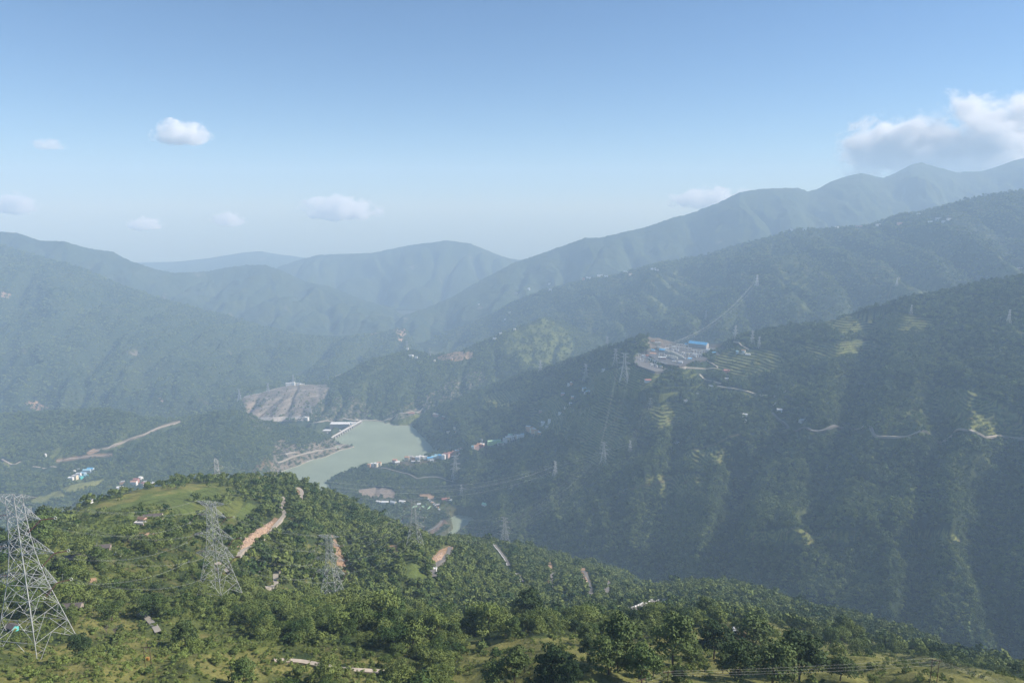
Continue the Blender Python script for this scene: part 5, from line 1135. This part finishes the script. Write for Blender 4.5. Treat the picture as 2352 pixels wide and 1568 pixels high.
# landmark buildings
x, y, z = pick(1135, 1018, None); house((x, y, z), 62, 14, 15, R(16), 'green', 'green', True, 'long lime green three storey block above the lakeside', None, 3, True, 'apartment_block', 'block', .8)
x, y, z = pick(1150, 1020, None); house((x, y, z+1), 30, 10, 8, R(16), 'white', 'green', False, 'white annex in front of the long lime green block', None, 2, True, 'apartment_block', 'block')
x, y, z = pick(1005, 955, B_); house((x, y, z), 55, 14, 13, R(-22), 'pink', 'grey', False, 'rosy brown flat topped compound on the bank above the lake', None, 3, True, 'compound_building', 'building')
x, y, z = pick(1019, 960, B_); house((x, y, z), 18, 10, 10, R(-22), 'brown', 'grey', False, 'brown end wing of the compound above the lake', None, 2, True, 'compound_building', 'building')
x, y, z = pick(945, 952, None); house((x, y, z), 34, 12, 8, R(8), 'cream', 'red', True, 'red roofed depot at the far end of the lake road', None, 1, True, 'depot', 'building')
x, y, z = pick(1118, 1166, V_); house((x, y, z), 38, 18, 13, R(-30), 'white', 'green', True, 'white hall with pale green barrel roof beside the stream pool', None, 2, True, 'hall', 'building')
x, y, z = pick(1127, 1171, V_); house((x, y, z), 16, 12, 10, R(-30), 'white', 'white', False, 'small white block touching the green roofed hall', None, 2, True, 'hall', 'building')
for k, (px, py, wp) in enumerate(((1045,985,8),(1030,992,10),(1048,990,7))):
    x, y, z = pick(px, py, B_); house((x, y, z), wp*scale_of(y), 7, 7, R(-50+40*k), 'cream', 'grey', False, '%s of three grey buildings in the trees right of the lake' % ['topmost', 'leftmost', 'rightmost'][k], 'grey buildings right of the lake')
# green netted garden plots
for k in range(5):
    x, y, z = pick(948+9*k, 1166-(k % 2)*4, V_); e = empty('net_house', (x, y, z), 'pale green netted plant tunnel, %s from the left beside the settlement' % WORDN[k], 'greenhouse', 'plant tunnels in the settlement', R(70)); m = MB()
    n = 8; L = 34
    for i in range(n):
        a0, a1 = math.pi*i/n, math.pi*(i+1)/n; m.add([(-L/2, 4*math.cos(a0), 3*math.sin(a0)), (L/2, 4*math.cos(a0), 3*math.sin(a0)), (L/2, 4*math.cos(a1), 3*math.sin(a1)), (-L/2, 4*math.cos(a1), 3*math.sin(a1))], [(0,1,2,3)])
    for sx in (-L/2, L/2): m.add([(sx, 4*math.cos(math.pi*i/n), 3*math.sin(math.pi*i/n)) for i in range(n+1)], [tuple(range(n+1))])
    m.build('net_cover', RM['green'], e)
# lorries parked along the settlement road
for k in range(9):
    t_ = k/8; px, py = 983+26*t_, 1147+24*t_; x, y, z = pick(px, py, V_); e = empty('lorry', (x, y, z+1.2), 'parked lorry, %s from the top of the roadside row' % WORDN[k], 'lorry', 'lorries parked on the settlement road', R(60))
    m = MB(); m.box((0, 0, 2.0), (7.5, 2.5, 2.4)); m.build('cargo_box', WM[['blue', 'white', 'grey', 'orange'][k % 4]], e)
    m = MB(); m.box((5.0, 0, 1.6), (2.0, 2.4, 2.2)); m.box((5.3, 0, 2.85), (1.2, 2.2, .35)); m.build('cab', WM[['white', 'orange', 'blue'][k % 3]], e)
    for wx_ in (-2.6, 1.6, 4.9):
        m = MB(); m.bar((wx_, -1.2, .5), (wx_, 1.2, .5), .5, 0, 10); m.build('wheel', m_black, e)

# ---------------------------------------------------------------- the switchyard
cx_, cy0, cz0 = pick(1556, 820, B_); 
def yd(px, py, dz=0):
    """point of the levelled yard seen at a photo pixel"""
    b = (CY-py)/F; z = YZ + dz; k = (CAMZ-z)/(SP-b*CP); return ((px-CX)/F*k, (CP+b*SP)*k, z)
m_conc = pm('weathered_concrete', (.36,.34,.32)); m_conc2 = pm('stained_concrete', (.15,.14,.13), .9, .35); m_gravel = pm('yard_gravel', (.085,.085,.085), .95, .3); m_dark = pm('retaining_wall_stone', (.10,.085,.08), .9, .3)
PADS = [('upper_yard', [(1500,812),(1548,797),(1612,806),(1640,818),(1600,824),(1560,840),(1530,835)], 0), ]
def slab(poly, top, depth, name, mat, label, kind=None, cat=None):
    m = MB(); n = len(poly); V = [(*p[:2], top) for p in poly]+[(*p[:2], top-depth) for p in poly]
    m.add(V, [tuple(range(n))[::-1], tuple(range(n, 2*n))]+[(i, (i+1) % n, (i+1) % n+n, i+n) for i in range(n)]); o = m.build(name, mat); return tag(o, label, cat, None, kind)
slab([yd(*p) for p in YARD_UP], YZ, 30, 'yard_terrace', m_dark, 'upper platform of the switchyard on a dark retaining wall', None, 'terrace')
cU = np.mean([yd(*p) for p in YARD_UP], 0)
slab([tuple(np.array(yd(*p))*.985+cU*.015) for p in YARD_UP], YZ+.3, .25, 'yard_gravel', m_gravel, 'gravel surface of the upper yard', 'structure')
slab([yd(*p, -14) for p in YARD_LOW], YZ-14, 24, 'yard_terrace', m_conc2, 'lower platform of the switchyard', None, 'terrace')
AX = R(-33)
def shed(px, py, w, d, h, rz, wall, roof, label, dz=0, gable=True):
    x, y, z = yd(px, py, dz); return house((x, y, z), w, d, h, rz, wall, roof, gable, label, 'switchyard buildings', max(1, int(h/5)), True, 'hall', 'hall', .8)
shed(1604, 797, 86, 32, 17, R(-36), 'grey', 'blue', 'large hall with bright blue roof at the top of the switchyard')
shed(1522, 808, 27, 15, 10, R(-20), 'grey', 'blue', 'small hall with bright blue roof left in the switchyard')
shed(1523, 829, 22, 14, 16, R(-12), 'pink', 'white', 'pink three storey block at the front of the switchyard', -8, False)
shed(1516, 824, 16, 12, 8, R(-12), 'cream', 'white', 'cream block just left of the pink block', -6, False)
shed(1487, 820, 14, 10, 8, R(-12), 'pink', 'red', 'small pink block with red roof at the left of the switchyard', -10)
shed(1500, 815, 26, 12, 7, R(-20), 'grey', 'orange', 'low grey store with tan roof in the switchyard', -6)
shed(1496, 821, 18, 9, 6, R(-20), 'white', 'white', 'low white store between the pink and grey ones', -9, False)
for k, (px, py, w, wl, rf, dz, gb) in enumerate([(1478,818,16,'white','white',-14,False),(1492,826,14,'cream','blue',-14,True),(1505,832,15,'white','tin',-14,True),(1518,836,16,'white','white',-14,False),(1532,842,18,'white','blue',-14,True),(1500,806,16,'white','blue',0,True),
   (1531,803,18,'white','white',0,False),(1546,799,16,'cream','tin',0,True),(1578,794,22,'white','blue',0,True),(1628,806,20,'white','tin',0,True),(1640,812,16,'white','blue',0,True),(1596,816,18,'white','white',0,False),(1584,826,16,'white','blue',0,True),(1563,834,18,'white','tin',0,True),(1548,832,15,'cream','white',0,False)]):
    shed(px, py, w, w*.55, w*.38, R(-25+(k*37) % 30), wl, rf, '%s store with %s roof, %s of the small stores in the %s yard' % (wl, rf, WORDN[k], 'lower' if dz else 'upper'), dz, gb)
# rows of cream transformer and breaker units
m_unit = pm('cream_enamel', (.60,.57,.47))
def unit(x, y, z, label, s=1.0):
    e = empty('transformer', (x, y, z), label, 'transformer', 'cream transformers of the switchyard', AX, s); m = MB(); m.box((0, 0, 2.6), (5.6, 4, 4.6)); m.bar((-2, 0, 5.9), (2, 0, 5.9), .9, 0, 8); m.build('tank', m_unit, e)
    for sx in (-2.0, 0, 2.0):
        m = MB(); m.bar((sx, 1.2, 4.8), (sx, 1.2, 8.2), .35, 0, 6, .2); m.build('bushing', m_ring, e)
    m = MB(); [m.box((3.3, -1.5+k*.6, 2.4), (.9, .12, 3.4)) for k in range(6)]; m.build('radiator', m_unit, e)
rows_ = [((1510,801),(1534,812), 10, 'upper'), ((1540,812),(1566,824), 11, 'middle'), ((1535,821),(1553,826), 5, 'front')]
for p0, p1, n, nm in rows_:
    for k in range(n):
        t_ = k/(n-1); x, y, z = yd(p0[0]+(p1[0]-p0[0])*t_, p0[1]+(p1[1]-p0[1])*t_); unit(x, y, z, 'cream transformer, %s from the left in the %s row of the switchyard' % (WORDN[k], nm), 1.9)
# steel gantries
m_bright = pm('bright_galvanised', (.62,.63,.62), .5)
def gantry(px, py, w, h, rz, label, dz=0):
    x, y, z = yd(px, py, dz); e = empty('gantry', (x, y, z), label, 'gantry', 'steel gantries of the switchyard', rz)
    for sx in (-w/2, 0, w/2):
        m = MB(); 
        for a in (-.8, .8): m.bar((sx+a, 0, 0), (sx+a*.3, 0, h), .5)
        for k in range(5): m.bar((sx+(-.8+.1*k)*(1 if k % 2 else -1), 0, h*k/5), (sx-(-.8+.1*k)*(1 if k % 2 else -1), 0, h*(k+1)/5), .28)
        m.build('column', m_bright, e)
    m = MB(); m.box((0, 0, h), (w+2, 1.6, 1.5)); [m.bar((-w/2+w*k/8, 0, h-.4), (-w/2+w*(k+1)/8, 0, h+.4), .2) for k in range(8)]; m.build('beam', m_bright, e)
    for sx in (-w/3, 0, w/3):
        m = MB(); m.bar((sx, 0, h-.4), (sx, 0, h-3.4), .25, 0, 6); m.build('insulator', m_ins, e)
gl = [(1536,800,28,18),(1552,803,28,18),(1566,805,30,18),(1580,808,30,18),(1594,812,26,16),(1606,814,28,16),(1560,799,26,18),(1575,801,26,18),(1548,808,24,14),(1588,818,24,14),(1604,821,20,14),(1618,812,28,15),(1570,816,22,12),(1520,816,22,12)]
for k, (px, py, w, h) in enumerate(sorted(gl)): gantry(px, py, w, h, R(8), 'steel gantry in the upper yard, %s from the left' % WORDN[k])
gl = [(1466,821,20,17),(1476,824,20,17),(1484,829,20,17),(1494,832,22,17),(1504,836,22,17),(1514,840,22,17),(1526,841,22,15),(1500,843,20,14),(1472,830,18,13)]
for k, (px, py, w, h) in enumerate(sorted(gl)): gantry(px, py, w, h, R(-20), 'steel gantry in the lower yard, %s from the left' % WORDN[k], -14)
for k, (px, py, tp) in enumerate(((1581,797,775),(1594,795,773),(1610,795,774),(1620,796,775),(1612,826,806),(1503,835,806),(1480,827,800),(1660,800,783),(1670,803,785))):
    x, y, z = pick(px, py, B_); h_ = topz(x, y, z, tp); e = empty('light_mast', (x, y, z), 'thin mast, %s from the left round the switchyard' % WORDN[sorted([1581,1594,1610,1620,1612,1503,1480,1660,1670]).index(px)], 'mast', 'thin masts of the switchyard'); m = MB(); m.bar((0,0,-2), (0,0,h_), .35, 0, 6, .15); m.build('mast', m_steel, e); m = MB(); m.box((0,0,h_), (1.8,1.0,.7)); m.build('lamp_head', m_ring, e)
kp = [(1470,826),(1480,823),(1488,832),(1496,838),(1508,843),(1518,845),(1530,843),(1512,834),(1500,828),(1528,818),(1544,805),(1556,806),(1569,812),(1580,814),(1590,808),(1598,820),(1610,818),(1572,825),(1584,824),(1560,832),(1545,826),(1626,816),(1636,810),(1548,798)]
for k, (px, py) in enumerate(sorted(kp)):
    lowy = inpoly(np.array([px*1.0]), np.array([py*1.0]), YARD_LOW)[0]; x, y, z = yd(px, py, -14 if lowy else 0)
    e = empty('equipment_kiosk', (x, y, z), 'pale switchyard kiosk, %s from the left among the gantries' % WORDN[k], 'kiosk', 'kiosks of the switchyard', AX); ww = random.uniform(7, 13); hh = random.uniform(4, 8)
    m = MB(); m.box((0, 0, hh/2), (ww, 5, hh)); m.build('cabinet', WM[['white', 'grey', 'cream', 'white', 'stone'][k % 5]], e)
    m = MB(); m.box((0, 0, hh+.2), (ww+1, 6, .4)); m.build('roof', RM[['white', 'tin', 'grey'][k % 3]], e)
# hilltop building
x, y, z = pick(1505, 771, B_)
house((x-10, y, z), 16, 10, 12, R(-10), 'cream', 'orange', False, 'cream tower block of the hilltop building above the switchyard', 'hilltop buildings', 3)
house((x+12, y, z), 26, 9, 7, R(-10), 'cream', 'white', False, 'low cream wing of the hilltop building above the switchyard', 'hilltop buildings', 2)
road([(1527,774),(1545,785),(1560,789),(1580,784),(1600,780),(1618,779)], 7, m_pale, 'pale access road above the switchyard', 'road', B_, 1.5)
road([(1440,795),(1470,786),(1490,788)], 6, m_dirt, 'track along the ridge left of the switchyard', 'road', B_, 1.5)
x, y, z = pick(978, 1045, V_); h_ = topz(x, y, z, 1019); e = empty('radio_mast', (x, y, z), 'tall thin radio mast standing before the reservoir', 'mast'); m = MB(); m.bar((0,0,-2), (0,0,h_), .6, 0, 4, .3); m.build('mast', m_steel, e); m = MB(); [m.bar((-1.2,0,h_*k/12), (1.2,0,h_*(k+.5)/12), .2) for k in range(12)]; m.build('bracing', m_steel, e)

# ---------------------------------------------------------------- the dam
a = Vector(DAM0); b = Vector(DAM1); L = (b-a).length; an = math.atan2(b.y-a.y, b.x-a.x)
de = empty('dam', ((a.x+b.x)/2, (a.y+b.y)/2, 0), 'concrete dam with a road bridge across the end of the reservoir', 'dam', None, an)
m_dam = pm('dam_concrete', (.42,.40,.37), .85, .25); m_deck = pm('dam_deck', (.40,.38,.36), .85, .15); m_gate = pm('gate_steel', (.28,.12,.09))
m = MB(); m.add([(-L/2-30, -3, -60), (L/2+10, -3, -60), (L/2+10, -3, 7), (-L/2-30, -3, 7), (-L/2-30, 9, 7), (L/2+10, 9, 7), (L/2+10, 55, -75), (-L/2-30, 55, -75)], [(0,1,2,3), (3,2,5,4), (4,5,6,7), (0,3,4,7), (1,6,5,2)]); m.build('dam_wall', m_dam, de)
m = MB(); m.box((0, 0, 14), (L+20, 8, 1.6)); m.build('bridge_deck', m_deck, de)
m = MB(); m.box((0, -4.2, 15.4), (L+20, .6, 1.3)); m.box((0, 4.2, 15.4), (L+20, .6, 1.3)); m.build('guard_rail', m_white, de)
m = MB(); m.box((0, 10, 14.3), (L*.9, 4, 1.2)); m.box((0, 7.6, 16), (L*.9, .5, 1.6)); m.build('crane_rail', m_conc, de)
for k in range(9):
    m = MB(); x = -L/2+12+k*(L*.62/8); m.box((x, -3, 3), (3.4, 14, 21)); m.box((x, -9.8, -3), (3.4, 3, 12)); m.build('pier', m_dam, de)
for k in range(10):
    m = MB(); m.box((L*.18+k*(L*.3/9), -5, 4), (1.6, 3, 20)); m.build('intake_post', m_dam, de)
for k in range(8):
    m = MB(); m.box((-L/2+12+(k+.5)*(L*.62/8), 4, 8), (13, 1.0, 10)); m.build('spillway_gate', m_gate, de)
for k in range(2):
    e = empty('gantry_crane', (0, 0, 0), '%s travelling crane on the dam crest' % ['left', 'right'][k], 'crane', 'cranes on the dam', an); p = a.lerp(b, (.28, .62)[k]); e.location = (p.x-5*math.sin(an), p.y+5*math.cos(an), 14.8); m = MB()
    for sx in (-4, 4):
        for sy in (-3, 3): m.bar((sx, sy, 0), (sx*.8, sy*.8, 10), .5)
    m.build('legs', m_gate, e); m = MB(); m.box((0, 0, 10.5), (9, 7, 1.6)); m.build('trolley', m_ring, e)
# power house and paved banks beyond the dam
def onz(px, py, z): return zpt(px, py, z)
def wallbox(px0, px1, py, ztop, zbot, depth, name, mat, label, cat, cap=None):
    p = onz(px0, py, ztop); q = onz(px1, py, ztop); w = math.hypot(q[0]-p[0], q[1]-p[1]); an_ = math.atan2(q[1]-p[1], q[0]-p[0])
    e = empty(name, ((p[0]+q[0])/2, (p[1]+q[1])/2, zbot), label, cat, None, an_); m = MB(); m.box((0, depth/2, (ztop-zbot)/2), (w, depth, ztop-zbot)); m.build('wall', mat, e)
    m = MB(); m.box((0, depth/2, ztop-zbot+.5), (w*.995, depth*.98, 1.0)); m.build('top_slab', cap or m_deck, e)
    m = MB(); [m.box((-w/2+w*(k+.5)/12, -.8, (ztop-zbot)/2), (w/40, 1.6, (ztop-zbot)*.96)) for k in range(12)]; m.build('buttress', mat, e)
wallbox(757, 806, 974, 8, -35, 40, 'retaining_wall', m_conc, 'tall ribbed retaining wall with pale paved top behind the dam', 'retaining wall', RM['white'])
wallbox(729, 768, 989, -22, -60, 32, 'powerhouse', pm('powerhouse_wall', (.52,.50,.46)), 'long pale power house roof below the retaining wall', 'power house', RM['white'])
wallbox(750, 790, 995, -30, -62, 22, 'powerhouse', m_conc, 'grey lower power house beside the dam foot', 'power house')
x, y, z = onz(811, 975, 10); house((x, y, z-4), 30, 16, 15, R(40), 'blue', 'grey', True, 'bluish control building at the right end of the dam', None, 3, True, 'control_building', 'building')
p = onz(640, 962, -5)
for k, (p0, p1, py, zt) in enumerate(((598,700,957,-2),(600,698,965,-14))):
    q0 = onz(p0, py, zt); q1 = onz(p1, py, zt); m = MB(); m.add([(q0[0], q0[1], zt), (q1[0], q1[1], zt), (q1[0]+8, q1[1]+26, zt+13), (q0[0]+8, q0[1]+26, zt+13), (q0[0], q0[1]+60, zt-20), (q1[0], q1[1]+60, zt-20)], [(0,1,2,3), (3,2,5,4), (0,4,5,1), (0,3,4), (1,5,2)])
    tag(m.build('paved_bank', m_conc), '%s pale concrete bank at the foot of the rock cut' % ['upper', 'lower'][k], 'bank', 'concrete banks under the rock cut')
# tunnel portal on the left bank
x, y, z = pick(656, 1046, E_); e = empty('tunnel_portal', (x, y-4, z), 'tunnel mouth in the rock beside the reservoir', 'tunnel', None, R(12)); m = MB(); n = 10
for i in range(n):
    a0, a1 = math.pi*i/n, math.pi*(i+1)/n
    m.add([(9*math.cos(a0), -2, 10*math.sin(a0)), (9*math.cos(a1), -2, 10*math.sin(a1)), (6.5*math.cos(a1), -2, 7.5*math.sin(a1)), (6.5*math.cos(a0), -2, 7.5*math.sin(a0)), (9*math.cos(a0), 8, 10*math.sin(a0)), (9*math.cos(a1), 8, 10*math.sin(a1)), (6.5*math.cos(a1), 8, 7.5*math.sin(a1)), (6.5*math.cos(a0), 8, 7.5*math.sin(a0))], [(0,1,2,3), (4,5,1,0), (3,2,6,7)])
m.build('arch', m_conc, e); m = MB(); m.add([(6.5*math.cos(math.pi*i/n), 7.5, 7.5*math.sin(math.pi*i/n)) for i in range(n+1)], [tuple(range(n+1))]); m.build('tunnel_dark_sheet', m_black, e)  # black sheet across the arch stands in for the shade inside the tunnel

# stone cuts: raw orange rock banks that rise over the roads
def rock_bank(pl, hgt, nm_hill, label, mat, back=9, seed=0):
    P = [pick(a_, b_, nm_hill) for a_, b_ in pl]; Q = curve_pts(P, 2.2); V = []; Fq = []; n = len(Q); rows = 9; rn = np.random.default_rng(seed)
    for i in range(n):
        d = Q[min(i+1, n-1)]-Q[max(i-1, 0)]; d = d[:2]/np.hypot(*d[:2]); nx, ny = -d[1], d[0]
        if nx > 0: nx, ny = -nx, -ny
        fade = math.sin(math.pi*(i+.3)/(n-.4))**.5; hh = hgt*fade*(.75+.5*abs(perlin(np.array([i/5.0+seed]), np.array([.5]))[0])+.25*rn.random())
        for k in range(rows+1):
            t_ = k/rows; off = back*(t_**1.3) + 1.0*rn.normal()*.5; x = Q[i][0]+nx*off; y = Q[i][1]+ny*off
            V.append((x, y, Q[i][2]-1.5+hh*math.sin(min(1, t_*1.25)*math.pi/2)*(1 if k < rows else .2)+.35*rn.normal()))
    for i in range(n-1):
        for k in range(rows): b_ = i*(rows+1)+k; Fq.append((b_, b_+rows+1, b_+rows+2, b_+1))
    me = np_mesh('rock_bank', V, Fq, [mat]); tag(mesh_obj('rock_bank', me), label, 'rock', 'bare rock banks along the roads')
m_orock = plain('orange_rock', (.34,.235,.165), .95, .45, .35)
rock_bank([(549,1276),(565,1258),(587,1243),(607,1226),(625,1208),(637,1196)], 7, H_, 'jagged orange rock bank above the climbing dirt road', m_orock, 7, 1)
rock_bank([(996,1300),(1008,1290),(1020,1276),(1027,1264)], 6, H_, 'orange rock bank beside the road on the spur', m_orock, 8, 2)
rock_bank([(1344,1318),(1350,1330),(1354,1345)], 3, H_, 'small bank beside the steep forest road', m_orock, 5, 3)

# ---------------------------------------------------------------- clouds (soft volumes far beyond the haze)
def cloud(px, py, D, w, h, label, dens, seed, dep=None, fl=.9):
    x, y, z = unpix(px, py, D); q = D/F; W_, H2 = w*q/2, h*q/2; Dp = dep or W_*.8
    mt = bpy.data.materials.new('cloud_vapour'); mt.use_nodes = True; t = mt.node_tree; t.nodes.clear(); o = t.nodes.new('ShaderNodeOutputMaterial'); v = t.nodes.new('ShaderNodeVolumePrincipled')
    v.inputs['Color'].default_value = (1, .985, .975, 1); v.inputs['Anisotropy'].default_value = 0.0; v.inputs['Absorption Color'].default_value = (1, 1, 1, 1)
    tc = t.nodes.new('ShaderNodeTexCoord'); mp = t.nodes.new('ShaderNodeMapping'); t.links.new(tc.outputs['Object'], mp.inputs[0])
    n1 = noise_node(t, 1.7, 8, .66); mp.inputs['Location'].default_value = (seed*3.1, seed*1.7, seed)
    asp = W_/H2; mp.inputs['Scale'].default_value = (asp*.75, Dp/H2*.75, 1); t.links.new(mp.outputs[0], n1.inputs['Vector'])
    ln = t.nodes.new('ShaderNodeVectorMath'); ln.operation = 'LENGTH'; t.links.new(tc.outputs['Object'], ln.inputs[0])
    def mth(op, a_, b_, c_=None):
        q_ = t.nodes.new('ShaderNodeMath'); q_.operation = op
        for i_, v_ in enumerate((a_, b_, c_)):
            if v_ is None: continue
            if isinstance(v_, (int, float)): q_.inputs[i_].default_value = v_
            else: t.links.new(v_, q_.inputs[i_])
        return q_.outputs[0]
    sx = t.nodes.new('ShaderNodeSeparateXYZ'); t.links.new(tc.outputs['Object'], sx.inputs[0])
    body = mth('SUBTRACT', 1.15, ln.outputs['Value']); nn_ = mth('MULTIPLY', mth('SUBTRACT', n1.outputs[0], .5), 2.8)
    base = mth('MULTIPLY', mth('MAXIMUM', mth('SUBTRACT', -.25, sx.outputs['Z']), 0.0), 1.6)
    d_ = mth('SUBTRACT', mth('ADD', body, nn_), mth('ADD', base, .42)); d_ = mth('MULTIPLY', mth('MINIMUM', mth('MAXIMUM', mth('MULTIPLY', d_, 3.5), 0.0), 1.0), dens)
    edge = mth('MINIMUM', mth('MAXIMUM', mth('MULTIPLY', body, 5.0), 0.0), 1.0); t.links.new(mth('MULTIPLY', d_, edge), v.inputs['Density']); t.links.new(v.outputs[0], o.inputs['Volume'])
    bm = bmesh.new(); bmesh.ops.create_icosphere(bm, subdivisions=3, radius=1.0); me = bpy.data.meshes.new('cloud'); bm.to_mesh(me); bm.free(); me.materials.append(mt)
    ob = mesh_obj('cloud', me); ob.location = (x, y, z); ob.scale = (W_, Dp, H2); tag(ob, label, 'cloud', 'small clouds over the valley')
# each cloud hangs above the top of the haze box (2000 m), beyond the ridges
cloud(2330, 362, 15200, 860, 330, 'great white cloud bank resting on the mountain at the upper right', .0055, 3, 1400)
cloud(2060, 350, 15600, 300, 190, 'ragged left shoulder of the great cloud bank', .004, 5, 900)
cloud(422, 314, 15000, 150, 84, 'bright small cumulus alone in the blue at the upper left', .007, 7, 700)
cloud(32, 473, 15000, 120, 74, 'dim low cumulus cut by the left edge', .009, 9, 600)
cloud(778, 488, 15000, 215, 88, 'long low cumulus left of the middle, over the pale ridges', .008, 12, 700)
cloud(333, 518, 15000, 92, 50, 'tiny faint cumulus low over the left mountains', .009, 15, 500)
cloud(525, 508, 15000, 84, 50, 'tiny faint cumulus between the two low ones', .007, 18, 500)
cloud(1630, 462, 15000, 240, 80, 'faint pinkish cloud behind the mountain slope', .006, 22, 600)
cloud(112, 335, 15000, 80, 42, 'barely visible wisp at the upper left', .003, 25, 400)
